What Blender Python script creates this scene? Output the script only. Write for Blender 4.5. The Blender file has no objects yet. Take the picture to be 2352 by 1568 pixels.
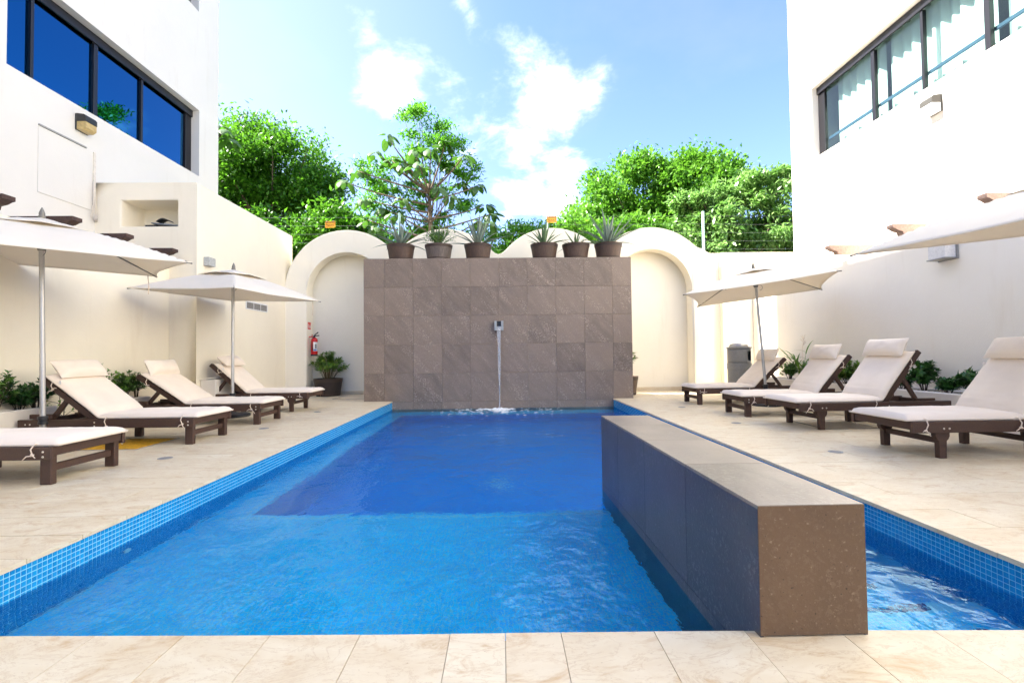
import bpy, math, random
import numpy as np
from mathutils import Vector, Matrix, noise as mnoise

random.seed(11)
RNG = np.random.default_rng(11)
SC = bpy.context.scene
COL = SC.collection
PI = math.pi

# ------------------------------------------------------------------ camera
CAM_H = 0.9587
YAW, PITCH, ROLL = .0203, .0262, -.0115
cy, sy, cp, sp = math.cos(YAW), math.sin(YAW), math.cos(PITCH), math.sin(PITCH)
F = Vector((sy*cp, cy*cp, sp)); R0 = Vector((cy, -sy, 0)); U0 = R0.cross(F)
RR = R0*math.cos(ROLL)+U0*math.sin(ROLL); UU = U0*math.cos(ROLL)-R0*math.sin(ROLL)
cam_d = bpy.data.cameras.new('camera'); cam = bpy.data.objects.new('camera', cam_d); COL.objects.link(cam)
m = Matrix.Identity(4)
for i in range(3):
    m[i][0] = RR[i]; m[i][1] = UU[i]; m[i][2] = -F[i]
m[2][3] = CAM_H
cam.matrix_world = m
cam_d.sensor_width = 36; cam_d.lens = 1090/2352*36; cam_d.clip_start = .05; cam_d.clip_end = 3000
SC.camera = cam

# ------------------------------------------------------------------ sun, sky, exposure
SUN_EL = math.radians(46)
SUN_S = -.085                        # the sun stands to the left and a little beyond the back wall
sun_dir = Vector((1, SUN_S, -math.tan(SUN_EL)*math.hypot(1, SUN_S))).normalized()   # way the light travels
sl = bpy.data.lights.new('sun', 'SUN'); sl.energy = 5.0; sl.angle = math.radians(.53); sl.color = (1, .955, .88)
so = bpy.data.objects.new('sun', sl); COL.objects.link(so)
so.rotation_euler = sun_dir.to_track_quat('-Z', 'Y').to_euler(); so.location = (-30, 5, 40)
to_sun = -sun_dir

world = bpy.data.worlds.new('World'); SC.world = world; world.use_nodes = True
wn = world.node_tree.nodes; wl = world.node_tree.links; wn.clear()
def W(t, **k):
    n = wn.new(t)
    for a, b in k.items(): setattr(n, a, b)
    return n
out = W('ShaderNodeOutputWorld'); bg = W('ShaderNodeBackground'); wl.new(bg.outputs[0], out.inputs[0])
sky = W('ShaderNodeTexSky', sky_type='NISHITA', sun_disc=False)
sky.sun_elevation = SUN_EL
sky.sun_rotation = math.atan2(to_sun.x, to_sun.y)
sky.air_density = 1.0; sky.dust_density = .9; sky.ozone_density = 2.0; sky.altitude = 10
SKY_STRENGTH = .082
bg.inputs[1].default_value = SKY_STRENGTH
geo = W('ShaderNodeTexCoord')
sep = W('ShaderNodeSeparateXYZ'); wl.new(geo.outputs['Generated'], sep.inputs[0])
def math_node(op, a, b=None, clamp=False):
    n = W('ShaderNodeMath', operation=op, use_clamp=clamp)
    for i, v in enumerate((a, b)):
        if v is None: continue
        if isinstance(v, (int, float)): n.inputs[i].default_value = v
        else: wl.new(v, n.inputs[i])
    return n.outputs[0]
den = math_node('ADD', math_node('MAXIMUM', sep.outputs[2], 0.0), .22)
px = math_node('DIVIDE', sep.outputs[0], den); py = math_node('DIVIDE', sep.outputs[1], den)
comb = W('ShaderNodeCombineXYZ'); wl.new(px, comb.inputs[0]); wl.new(py, comb.inputs[1])
nz = W('ShaderNodeTexNoise'); wl.new(comb.outputs[0], nz.inputs['Vector'])
nz.inputs['Scale'].default_value = 4.5; nz.inputs['Detail'].default_value = 9; nz.inputs['Roughness'].default_value = .62; nz.inputs['Distortion'].default_value = .25
# cumulus banks stand where the photograph shows them, and scattered ones all round
banks = [((-0.031, 0.877, 0.479), 0.135, 0.33), ((0.075, 0.875, 0.478), 0.162, 0.41), ((0.158, 0.859, 0.486), 0.101, 0.29), ((0.043, 0.912, 0.408), 0.101, 0.33), ((0.122, 0.936, 0.331), 0.135, 0.41), ((0.026, 0.953, 0.302), 0.095, 0.33), ((-0.201, 0.844, 0.497), 0.115, 0.39), ((-0.233, 0.845, 0.482), 0.081, 0.36), ((-0.226, 0.802, 0.552), 0.068, 0.33), ((-0.055, 0.799, 0.598), 0.061, 0.25), ((0.207, 0.843, 0.497), 0.041, 0.19),
         ((.62, .70, .30), .16, .26), ((-.55, .75, .35), .22, .24), ((.2, -.8, .55), .3, .26), ((-.5, -.7, .5), .25, .26), ((.8, -.3, .5), .2, .22),
         ((-.35, .35, .85), .16, .26), ((.3, .2, .93), .12, .22)]
tot = None
for c, rad, amp in banks:
    vm = W('ShaderNodeVectorMath', operation='DISTANCE'); wl.new(geo.outputs['Generated'], vm.inputs[0]); vm.inputs[1].default_value = Vector(c).normalized()
    q = math_node('MULTIPLY', math_node('SUBTRACT', 1.0, math_node('DIVIDE', vm.outputs['Value'], rad), clamp=True), amp)
    tot = q if tot is None else math_node('MAXIMUM', tot, q)
cl = math_node('MULTIPLY', math_node('SUBTRACT', math_node('ADD', nz.outputs['Fac'], tot), .62), 3.4, clamp=True)
cl = math_node('POWER', cl, 2.1)
# thin high haze, thicker towards the sun's side of the sky
nz2 = W('ShaderNodeTexNoise'); wl.new(comb.outputs[0], nz2.inputs['Vector']); nz2.inputs['Scale'].default_value = 1.1; nz2.inputs['Detail'].default_value = 6; nz2.inputs['Roughness'].default_value = .55
sunside = math_node('MULTIPLY', math_node('SUBTRACT', .02, sep.outputs[0]), .9, clamp=True)
veil = math_node('MULTIPLY', math_node('ADD', math_node('MULTIPLY', math_node('SUBTRACT', nz2.outputs['Fac'], .50), 1.2, clamp=True), sunside), .8, clamp=True)
veiled = W('ShaderNodeMix', data_type='RGBA'); wl.new(veil, veiled.inputs['Factor']); veiled.inputs[7].default_value = (2.4, 2.45, 2.55, 1)
mixc = W('ShaderNodeMix', data_type='RGBA'); wl.new(cl, mixc.inputs['Factor'])
tint = W('ShaderNodeMix', data_type='RGBA', blend_type='MULTIPLY'); tint.inputs['Factor'].default_value = 1; wl.new(sky.outputs[0], tint.inputs[6]); tint.inputs[7].default_value = (.79, .82, 1.02, 1)
wl.new(tint.outputs[2], veiled.inputs[6]); wl.new(veiled.outputs[2], mixc.inputs[6]); mixc.inputs[7].default_value = (7.5, 7.5, 7.6, 1)
wl.new(mixc.outputs[2], bg.inputs[0])

vs = SC.view_settings
vs.view_transform = 'Standard'; vs.look = 'None'; vs.gamma = 1; vs.use_curve_mapping = False
vs.exposure = 2.5
try:
    SC.cycles.max_bounces = 14; SC.cycles.diffuse_bounces = 6; SC.cycles.transmission_bounces = 8; SC.cycles.glossy_bounces = 6; SC.cycles.transparent_max_bounces = 12
    SC.cycles.caustics_refractive = True; SC.cycles.caustics_reflective = True; SC.cycles.sample_clamp_indirect = 6
    SC.cycles.use_denoising = True
except Exception: pass

# ------------------------------------------------------------------ mesh helpers
class MB:
    def __init__(s): s.v = []; s.f = []
    def add(s, vs, fs, M=None):
        o = len(s.v)
        if M is not None: vs = [M @ Vector(p) for p in vs]
        s.v += [tuple(p) for p in vs]; s.f += [tuple(i+o for i in f) for f in fs]
        return s
    def box(s, x0, x1, y0, y1, z0, z1, M=None):
        return s.add([(x0,y0,z0),(x1,y0,z0),(x1,y1,z0),(x0,y1,z0),(x0,y0,z1),(x1,y0,z1),(x1,y1,z1),(x0,y1,z1)],
                     [(0,3,2,1),(4,5,6,7),(0,1,5,4),(1,2,6,5),(2,3,7,6),(3,0,4,7)], M)
    def cbox(s, x0, x1, y0, y1, z0, z1, b=.005, M=None):       # box with chamfered edges
        lo = (x0,y0,z0); hi = (x1,y1,z1); vs = []; idx = {}
        for sx in (0,1):
            for s_y in (0,1):
                for sz in (0,1):
                    c = [hi[i] if q else lo[i] for i, q in enumerate((sx,s_y,sz))]
                    d = [-b if q else b for q in (sx,s_y,sz)]
                    for ax in range(3):
                        p = [c[i]+(0 if i == ax else d[i]) for i in range(3)]
                        idx[(sx,s_y,sz,ax)] = len(vs); vs.append(p)
        fs = []
        for ax in range(3):
            a, c = [(1,2),(0,2),(0,1)][ax]
            for side in (0,1):
                k = []
                for (u, w) in ((0,0),(1,0),(1,1),(0,1)):
                    q = [0,0,0]; q[ax] = side; q[a] = u; q[c] = w; k.append(idx[tuple(q)+(ax,)])
                if (side == 0) != (ax == 1): k = k[::-1]
                fs.append(tuple(k))
        for ax in range(3):
            a, c = [(1,2),(0,2),(0,1)][ax]
            for u in (0,1):
                for w in (0,1):
                    q0 = [0,0,0]; q1 = [0,0,0]; q0[a] = q1[a] = u; q0[c] = q1[c] = w; q1[ax] = 1
                    fs.append((idx[tuple(q0)+(a,)], idx[tuple(q1)+(a,)], idx[tuple(q1)+(c,)], idx[tuple(q0)+(c,)]))
        for k in ((i,j,l) for i in (0,1) for j in (0,1) for l in (0,1)):
            fs.append((idx[k+(0,)], idx[k+(1,)], idx[k+(2,)]))
        return s.add(vs, fs, M)
    def tube(s, pts, rad, n=8, cap=True, M=None):
        pts = [Vector(p) for p in pts]; k = len(pts)
        if not hasattr(rad, '__len__'): rad = [rad]*k
        vs = []; fs = []; prev = None
        for i, p in enumerate(pts):
            t = (pts[min(i+1,k-1)]-pts[max(i-1,0)])
            t = t.normalized() if t.length > 1e-9 else Vector((0,0,1))
            if prev is None:
                a = Vector((0,0,1)) if abs(t.z) < .9 else Vector((1,0,0)); nrm = t.cross(a).normalized()
            else:
                nrm = (prev-t*prev.dot(t)); nrm = nrm.normalized() if nrm.length > 1e-6 else t.orthogonal().normalized()
            prev = nrm; bn = t.cross(nrm)
            for j in range(n):
                a = 2*PI*j/n; vs.append(p+(nrm*math.cos(a)+bn*math.sin(a))*rad[i])
        for i in range(k-1):
            for j in range(n):
                fs.append((i*n+j, i*n+(j+1)%n, (i+1)*n+(j+1)%n, (i+1)*n+j))
        if cap: fs.append(tuple(range(n))[::-1]); fs.append(tuple((k-1)*n+j for j in range(n)))
        return s.add(vs, fs, M)
    def lathe(s, prof, n=24, M=None, cap=True):
        vs = []; fs = []; k = len(prof)
        for r, z in prof:
            for j in range(n):
                a = 2*PI*j/n; vs.append((r*math.cos(a), r*math.sin(a), z))
        for i in range(k-1):
            for j in range(n): fs.append((i*n+j, i*n+(j+1)%n, (i+1)*n+(j+1)%n, (i+1)*n+j))
        if cap: fs.append(tuple(range(n))[::-1]); fs.append(tuple((k-1)*n+j for j in range(n)))
        return s.add(vs, fs, M)
    def prism(s, poly, axis, a, b, M=None):                    # poly in the two other axes, extruded a..b
        n = len(poly); vs = []
        for t in (a, b):
            for p in poly:
                q = list(p); q.insert(axis, t); vs.append(tuple(q))
        fs = [tuple(range(n))[::-1], tuple(range(n, 2*n))]+[(i,(i+1)%n,n+(i+1)%n,n+i) for i in range(n)]
        return s.add(vs, fs, M)
    def grid(s, fn, nu, nv, M=None):
        vs = [fn(i/nu, j/nv) for i in range(nu+1) for j in range(nv+1)]
        fs = [(i*(nv+1)+j, (i+1)*(nv+1)+j, (i+1)*(nv+1)+j+1, i*(nv+1)+j+1) for i in range(nu) for j in range(nv)]
        return s.add(vs, fs, M)
    def mesh(s, name, mat, smooth=False):
        me = bpy.data.meshes.new(name); me.from_pydata(s.v, [], s.f)
        if mat: me.materials.append(mat)
        if smooth: me.shade_smooth()
        me.update(); return me

def link(name, me, parent=None, M=None):
    o = bpy.data.objects.new(name, me); COL.objects.link(o)
    if parent is not None: o.parent = parent
    if M is not None: o.matrix_local = M
    return o
def obj(name, mb, mat, parent=None, smooth=False, fixn=True):
    me = mb.mesh(name, mat, smooth)
    if fixn:
        import bmesh
        bm = bmesh.new(); bm.from_mesh(me); bmesh.ops.recalc_face_normals(bm, faces=bm.faces); bm.to_mesh(me); bm.free()
    return link(name, me, parent)
def sharp(o, ang=35):
    me = o.data; me.shade_smooth()
    try: me.set_sharp_from_angle(angle=math.radians(ang))
    except Exception: pass
    return o
def tag(o, label, cat, group=None):
    o['label'] = label; o['category'] = cat
    if group: o['group'] = group
    return o
def struct(o): o['kind'] = 'structure'; return o
def stuff(o): o['kind'] = 'stuff'; return o
def thing(name, label, cat, loc=(0,0,0), rot=(0,0,0), group=None):
    o = bpy.data.objects.new(name, None); COL.objects.link(o); o.location = loc; o.rotation_euler = rot; o.empty_display_size = .1
    return tag(o, label, cat, group)
def np_quads(name, V, mat, parent=None, tri=False):            # V: (n,k,3) faces
    n, k, _ = V.shape
    me = bpy.data.meshes.new(name)
    me.vertices.add(n*k); me.vertices.foreach_set('co', V.reshape(-1).astype(np.float32))
    me.loops.add(n*k); me.loops.foreach_set('vertex_index', np.arange(n*k, dtype=np.int32))
    me.polygons.add(n); me.polygons.foreach_set('loop_start', np.arange(0, n*k, k, dtype=np.int32))
    me.update(calc_edges=True); me.materials.append(mat)
    return link(name, me, parent)
def TR(x=0, y=0, z=0, rx=0, ry=0, rz=0, s=1):
    return Matrix.Translation((x,y,z)) @ Matrix.Rotation(rz,4,'Z') @ Matrix.Rotation(ry,4,'Y') @ Matrix.Rotation(rx,4,'X') @ Matrix.Scale(s,4)

# ------------------------------------------------------------------ materials
class NT:
    def __init__(s, name):
        s.m = bpy.data.materials.new(name); s.m.use_nodes = True; s.t = s.m.node_tree; s.n = s.t.nodes; s.l = s.t.links
        s.b = s.n['Principled BSDF']; s.o = s.n['Material Output']
    def N(s, t, **k):
        n = s.n.new(t)
        for a, b in k.items(): setattr(n, a, b)
        return n
    def L(s, a, b): s.l.new(a, b); return s
    def put(s, sock, v):
        if isinstance(v, (int, float)): sock.default_value = v
        elif isinstance(v, (tuple, list)): sock.default_value = tuple(v)+((1,) if len(v) == 3 and sock.type == 'RGBA' else ())
        else: s.l.new(v, sock)
    def coord(s, kind='Object', rnd=0, scale=None):
        c = s.N('ShaderNodeTexCoord').outputs[kind]
        if kind == 'World': c = s.N('ShaderNodeNewGeometry').outputs['Position']
        if rnd:
            oi = s.N('ShaderNodeObjectInfo'); v = s.N('ShaderNodeVectorMath', operation='SCALE'); s.put(v.inputs[0], (13.1*rnd, 7.7*rnd, 5.3*rnd)); s.L(oi.outputs['Random'], v.inputs['Scale'])
            a = s.N('ShaderNodeVectorMath', operation='ADD'); s.L(c, a.inputs[0]); s.L(v.outputs[0], a.inputs[1]); c = a.outputs[0]
        if scale:
            a = s.N('ShaderNodeVectorMath', operation='MULTIPLY'); s.L(c, a.inputs[0]); s.put(a.inputs[1], scale); c = a.outputs[0]
        return c
    def pos(s, scale=None):
        c = s.N('ShaderNodeNewGeometry').outputs['Position']
        if scale:
            a = s.N('ShaderNodeVectorMath', operation='MULTIPLY'); s.L(c, a.inputs[0]); s.put(a.inputs[1], scale); c = a.outputs[0]
        return c
    def noise(s, vec, scale, detail=4, rough=.55, dist=0):
        n = s.N('ShaderNodeTexNoise'); s.L(vec, n.inputs['Vector']); n.inputs['Scale'].default_value = scale; n.inputs['Detail'].default_value = detail
        n.inputs['Roughness'].default_value = rough; n.inputs['Distortion'].default_value = dist; return n.outputs['Fac']
    def ramp(s, fac, stops):
        r = s.N('ShaderNodeValToRGB'); s.L(fac, r.inputs[0]); e = r.color_ramp.elements
        while len(e) < len(stops): e.new(.5)
        for k, (p, c) in zip(e, stops):
            k.position = p; k.color = (c, c, c, 1) if isinstance(c, (int, float)) else tuple(c)+(1,)
        return r.outputs[0]
    def mix(s, fac, a, b, mode='MIX'):
        n = s.N('ShaderNodeMix', data_type='RGBA', blend_type=mode); s.put(n.inputs['Factor'], fac); s.put(n.inputs[6], a); s.put(n.inputs[7], b); return n.outputs[2]
    def math(s, op, a, b=0.0):
        n = s.N('ShaderNodeMath', operation=op); s.put(n.inputs[0], a); s.put(n.inputs[1], b); return n.outputs[0]
    def bump(s, h, strength=.3, dist=.01, prev=None):
        n = s.N('ShaderNodeBump'); s.L(h, n.inputs['Height']); n.inputs['Strength'].default_value = strength; n.inputs['Distance'].default_value = dist
        if prev is not None: s.L(prev, n.inputs['Normal'])
        return n.outputs[0]
    def fin(s, color=None, rough=.5, normal=None, metal=0, **k):
        b = s.b
        if color is not None: s.put(b.inputs['Base Color'], color)
        s.put(b.inputs['Roughness'], rough); b.inputs['Metallic'].default_value = metal
        if normal is not None: s.L(normal, b.inputs['Normal'])
        for a, v in k.items(): s.put(b.inputs[a.replace('_', ' ')], v)
        return s.m

def mat_stucco(name, c, var=.06, bumpy=.35):
    t = NT(name); p = t.pos()
    big = t.noise(p, .7, 5, .6); fine = t.noise(p, 70, 3, .6); mid = t.noise(p, 9, 4, .6)
    st = t.noise(t.pos((2.5, 2.5, .35)), 1.2, 5, .65)
    dark = tuple(x*(1-var) for x in c); light = tuple(min(.92, x*(1+var*.4)) for x in c)
    col = t.mix(t.ramp(big, [(.3, 0), (.7, 1)]), dark, light)
    col = t.mix(t.ramp(st, [(.58, 0), (.8, .5)]), col, tuple(x*y for x, y in zip(c, (.84, .80, .74))))
    nb = t.bump(fine, bumpy, .004); nb = t.bump(mid, .18, .012, nb)
    return t.fin(col, .92, nb, Specular_IOR_Level=.25)
def mat_plain(name, c, rough=.5, metal=0, var=.12, scale=30, bump=.05, **k):
    t = NT(name); p = t.coord('Object', 1)
    n = t.noise(p, scale, 4, .6)
    col = t.mix(t.ramp(n, [(.3, 0), (.7, 1)]), tuple(x*(1-var) for x in c), tuple(min(1, x*(1+var)) for x in c))
    return t.fin(col, rough, t.bump(n, bump, .004), metal, **k)
def mat_stone_tile(name, base, lift, gloss=.42, spots=.9):
    t = NT(name); p = t.coord('Object', 3)
    rot = t.N('ShaderNodeVectorRotate', rotation_type='Y_AXIS'); t.L(p, rot.inputs['Vector']); rot.inputs['Angle'].default_value = math.radians(40)
    st = t.N('ShaderNodeVectorMath', operation='MULTIPLY'); t.L(rot.outputs[0], st.inputs[0]); t.put(st.inputs[1], (4.6, 1.5, 1.1))
    streak = t.noise(st.outputs[0], 1.6, 6, .62, .4); cloud = t.noise(p, 3.2, 5, .6)
    speck = t.noise(p, 75, 2, .6); speck2 = t.noise(p, 52, 3, .75)
    oi = t.N('ShaderNodeObjectInfo')
    col = t.mix(t.ramp(streak, [(.35, 0), (.68, 1)]), tuple(x*.72 for x in base), tuple(x*1.25 for x in base))
    col = t.mix(t.ramp(cloud, [(.35, 0), (.7, .55)]), col, tuple(x*.80 for x in base))
    col = t.mix(t.math('MULTIPLY', oi.outputs['Random'], .8), col, tuple(x*1.4 for x in base))
    patch = t.ramp(t.noise(st.outputs[0], 1.25, 5, .6, .5), [(.50, 0), (.62, 1)])
    white = t.math('MULTIPLY', t.ramp(speck2, [(.54, 0), (.60, 1)]), t.math('ADD', t.math('MULTIPLY', patch, spots), .10))
    col = t.mix(white, col, lift)
    col = t.mix(t.ramp(speck, [(.655, 0), (.71, .75)]), col, lift)
    col = t.mix(t.ramp(speck, [(.26, .85), (.31, 0)]), col, tuple(x*.35 for x in base))
    nb = t.bump(speck2, .25, .004); nb = t.bump(speck, .2, .002, nb)
    return t.fin(col, t.ramp(cloud, [(.3, gloss), (.7, gloss+.06)]), nb)
def mat_travertine():
    t = NT('cream travertine'); p = t.coord('Object', 4)
    oi = t.N('ShaderNodeObjectInfo')
    wp = t.pos()
    ve = t.N('ShaderNodeVectorMath', operation='MULTIPLY'); t.L(wp, ve.inputs[0]); t.put(ve.inputs[1], (1.2, 2.6, 9))
    sc = t.N('ShaderNodeVectorMath', operation='SCALE'); t.put(sc.inputs[0], (31, 17, 9)); t.L(oi.outputs['Random'], sc.inputs['Scale'])
    ad = t.N('ShaderNodeVectorMath', operation='ADD'); t.L(ve.outputs[0], ad.inputs[0]); t.L(sc.outputs[0], ad.inputs[1]); v = ad.outputs[0]
    cloud = t.noise(v, 2.2, 6, .62, .8); vein = t.noise(v, 3.1, 7, .7, 1.6); fine = t.noise(v, 26, 4, .7); pits = t.noise(v, 60, 2, .5)
    c0 = (.66, .54, .355); c1 = (.76, .68, .505)
    col = t.mix(t.ramp(cloud, [(.3, 0), (.65, 1)]), c0, c1)
    ab = t.math('ABSOLUTE', t.math('SUBTRACT', vein, .5))
    col = t.mix(t.ramp(ab, [(.0, .38), (.018, 0)]), col, (.42, .25, .11))
    rust = t.ramp(t.noise(v, 3.0, 6, .72, 1.2), [(.54, 0), (.70, .75)])
    col = t.mix(rust, col, (.50, .31, .13))
    col = t.mix(t.ramp(fine, [(.60, 0), (.75, .30)]), col, (.45, .31, .18))
    col = t.mix(t.ramp(pits, [(.71, 0), (.75, .6)]), col, (.30, .18, .09))
    col = t.mix(t.math('MULTIPLY', oi.outputs['Random'], .16), col, (.60, .45, .28))
    nb = t.bump(fine, .10, .003)
    return t.fin(col, t.ramp(cloud, [(.3, .36), (.7, .58)]), nb)
def mat_mosaic(name, c, c2, gloss=.12):
    t = NT(name); r = t.N('ShaderNodeNewGeometry').outputs['Random Per Island']
    oi = t.N('ShaderNodeObjectInfo').outputs['Random']
    k = t.math('FRACT', t.math('ADD', r, oi))
    col = t.mix(k, c, c2)
    return t.fin(col, gloss)
def mat_leaf(name, a, b, trans=.45, rough=.45, under=None):
    t = NT(name); r = t.N('ShaderNodeNewGeometry').outputs['Random Per Island']; oi = t.N('ShaderNodeObjectInfo').outputs['Random']
    k = t.math('FRACT', t.math('ADD', r, oi))
    col = t.mix(k, a, b)
    if under:
        col = t.mix(t.N('ShaderNodeNewGeometry').outputs['Backfacing'], col, under)
    t.put(t.b.inputs['Base Color'], col); t.b.inputs['Roughness'].default_value = rough
    tl = t.N('ShaderNodeBsdfTranslucent'); t.L(t.mix(.3, col, (.16, .38, .02)), tl.inputs[0])
    mx = t.N('ShaderNodeMixShader'); mx.inputs[0].default_value = trans; t.L(t.b.outputs[0], mx.inputs[1]); t.L(tl.outputs[0], mx.inputs[2]); t.L(mx.outputs[0], t.o.inputs[0])
    return t.m

M = {}
M['wall'] = mat_stucco('cream stucco', (.87, .795, .645))
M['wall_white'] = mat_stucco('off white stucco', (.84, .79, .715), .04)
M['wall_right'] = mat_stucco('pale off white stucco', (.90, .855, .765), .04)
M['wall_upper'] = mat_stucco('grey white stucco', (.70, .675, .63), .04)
M['arch'] = mat_stucco('pale cream stucco', (.90, .845, .715), .05, .25)
M['stone'] = mat_stone_tile('brown stone tile', (.185, .137, .103), (.47, .38, .30), .5, .7)
M['bench_top'] = mat_stone_tile('sky lightened stone tile', (.26, .215, .17), (.38, .33, .27), .30, .35)  # same stone for the top, sky gloss put in as a lighter base
M['bench_side'] = mat_stone_tile('pool toned stone tile', (.072, .060, .060), (.20, .18, .18), .28, .45)  # same stone for the sides, pool reflection put in as a dark bluish base
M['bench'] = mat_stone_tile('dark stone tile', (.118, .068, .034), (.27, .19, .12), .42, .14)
M['travertine'] = mat_travertine()
M['grout'] = mat_plain('cement grout', (.42, .33, .23), .9, bump=.2)
M['pool_grout'] = mat_plain('pale blue grout', (.24, .60, .80), .7)
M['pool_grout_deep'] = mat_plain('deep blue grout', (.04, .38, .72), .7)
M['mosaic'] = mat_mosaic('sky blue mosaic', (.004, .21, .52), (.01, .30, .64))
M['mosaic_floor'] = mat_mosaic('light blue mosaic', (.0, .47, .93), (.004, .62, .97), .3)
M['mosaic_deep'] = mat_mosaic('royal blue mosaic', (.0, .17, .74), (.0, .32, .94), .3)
M['mosaic_navy'] = mat_mosaic('navy purple mosaic', (.03, .02, .14), (.05, .03, .22), .2)
M['lumber'] = mat_plain('brown recycled lumber', (.058, .028, .018), .55, var=.22, scale=120, bump=.25)
M['beam'] = mat_plain('dark brown beam', (.06, .031, .024), .75, var=.25, scale=40, bump=.4)
M['beam_sunlit'] = mat_plain('sunlit brown beam', (.36, .24, .19), .8, var=.2, scale=40, bump=.4)  # same brown beam as on the left, sunlight put into the colour
M['bolt'] = mat_plain('steel bolt', (.62, .58, .52), .35, 1)
def mat_fabric(name, c, sheen=.3):
    t = NT(name); p = t.coord('Object', 2)
    w = t.noise(p, 260, 2, .5); big = t.noise(p, 4, 4, .6)
    col = t.mix(t.ramp(big, [(.3, 0), (.7, 1)]), tuple(x*.95 for x in c), tuple(min(.95, x*1.03) for x in c))
    return t.fin(col, .95, t.bump(w, .15, .002), Sheen_Weight=sheen, Specular_IOR_Level=.2)
M['cushion'] = mat_fabric('cream cushion fabric', (.81, .705, .59))
M['tie'] = mat_fabric('cream cotton tape', (.74, .62, .50))
M['label'] = mat_plain('white care label', (.8, .76, .72), .7)
def mat_canvas():
    t = NT('off white canvas'); p = t.coord('Object', 2)
    w = t.noise(p, 300, 2, .5); big = t.noise(p, 2.5, 4, .6)
    col = t.mix(t.ramp(big, [(.3, 0), (.7, 1)]), (.87, .82, .715), (.91, .86, .76))
    nb = t.bump(w, .12, .002); nb = t.bump(big, .25, .03, nb)
    t.fin(col, .9, nb, Specular_IOR_Level=.2)
    tl = t.N('ShaderNodeBsdfTranslucent'); t.L(t.mix(.3, col, (.85, .66, .45)), tl.inputs[0])
    mx = t.N('ShaderNodeMixShader'); mx.inputs[0].default_value = .26; t.L(t.b.outputs[0], mx.inputs[1]); t.L(tl.outputs[0], mx.inputs[2]); t.L(mx.outputs[0], t.o.inputs[0])
    return t.m
M['canvas'] = mat_canvas()
M['alu'] = mat_plain('satin aluminium', (.50, .49, .48), .42, .8, .05, 60)
M['hub'] = mat_plain('grey metal hub', (.20, .19, .17), .5, .5)
M['black'] = mat_plain('black plastic', (.018, .018, .02), .45)
M['grey_plastic'] = mat_plain('grey plastic', (.23, .23, .225), .5, var=.08)
M['steel'] = mat_plain('brushed steel', (.36, .35, .33), .38, 1)
M['frame'] = mat_plain('dark anodised aluminium', (.006, .005, .007), .4, 0)
M['frame_blue'] = mat_plain('blue grey aluminium bar', (.04, .075, .125), .45, 0)
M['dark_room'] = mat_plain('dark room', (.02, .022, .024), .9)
M['room'] = mat_plain('pale room wall', (.5, .5, .48), .9)
M['lamp_black'] = mat_plain('black lamp hood', (.02, .02, .02), .5)
M['lamp_amber'] = mat_plain('yellowed lamp lens', (.50, .36, .14), .3, var=.2)
M['lamp_grey'] = mat_plain('grey lamp hood', (.045, .042, .035), .6, var=.3, scale=160)
M['lamp_white'] = mat_plain('frosted white lens', (.72, .71, .70), .35)
M['metal_grey'] = mat_plain('grey painted metal', (.30, .30, .29), .5)
M['box_grey'] = mat_plain('grey metal box', (.42, .43, .42), .5, var=.2)
M['grille'] = mat_plain('grey vent grille', (.36, .34, .32), .5)
M['red'] = mat_plain('red enamel', (.52, .008, .012), .25)
M['white'] = mat_plain('white paint', (.78, .78, .77), .5)
M['print_black'] = mat_plain('black print', (.02, .02, .02), .6)
M['print_blue'] = mat_plain('blue print', (.02, .12, .5), .6)
M['sign_red'] = mat_plain('red sign', (.68, .06, .02), .5)
M['sign_orange'] = mat_plain('yellow orange sign', (.80, .38, .03), .5, var=.2)
M['pot'] = None
def mat_pot(name, c):
    t = NT(name); p = t.coord('Object')
    s_ = t.N('ShaderNodeVectorMath', operation='MULTIPLY'); t.L(p, s_.inputs[0]); t.put(s_.inputs[1], (1, 1, .06))
    g = t.noise(s_.outputs[0], 60, 4, .7); k = t.noise(p, 9, 3, .6)
    col = t.mix(t.ramp(g, [(.32, 0), (.68, 1)]), tuple(x*.62 for x in c), tuple(x*1.3 for x in c))
    col = t.mix(t.ramp(k, [(.45, 0), (.75, .4)]), col, tuple(x*.7 for x in c))
    return t.fin(col, .62, t.bump(g, .45, .006))
M['pot'] = mat_pot('wood effect pot', (.085, .048, .032))
M['pot_grey'] = mat_pot('greyed wood effect pot', (.13, .10, .085))
M['pot_dark'] = mat_pot('dark plastic pot', (.03, .02, .016))
M['pot_band'] = mat_plain('dark pot band', (.045, .027, .02), .6)
M['soil'] = mat_plain('dark soil', (.04, .028, .018), .95, bump=.6)
M['gravel'] = mat_mosaic('pale gravel', (.50, .42, .32), (.70, .64, .54), .9)
M['agave'] = mat_leaf('blue grey agave', (.15, .20, .16), (.26, .32, .26), .08, .5)
M['agave_green'] = mat_leaf('green agave', (.08, .15, .06), (.17, .25, .12), .1, .5)
M['bright_leaf'] = mat_leaf('bright green leaf', (.06, .19, .012), (.15, .33, .03), .4, .45)
M['dark_leaf'] = mat_leaf('glossy dark leaf', (.016, .075, .014), (.055, .17, .028), .15, .35)
M['shrub_leaf'] = mat_leaf('shrub leaf', (.035, .12, .018), (.13, .26, .035), .25, .4)
M['shrub_bright'] = mat_leaf('fresh shrub leaf', (.07, .20, .02), (.22, .36, .04), .3, .4)
M['grass_leaf'] = mat_leaf('reed leaf', (.06, .16, .02), (.16, .30, .05), .3, .45)
M['tree_a'] = mat_leaf('sunny tree leaf', (.025, .12, .006), (.115, .32, .022), .42, .4)
M['tree_b'] = mat_leaf('lime tree leaf', (.055, .19, .012), (.18, .41, .04), .45, .4)
M['tree_c'] = mat_leaf('silvery tree leaf', (.08, .22, .035), (.30, .48, .15), .42, .3)
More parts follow.
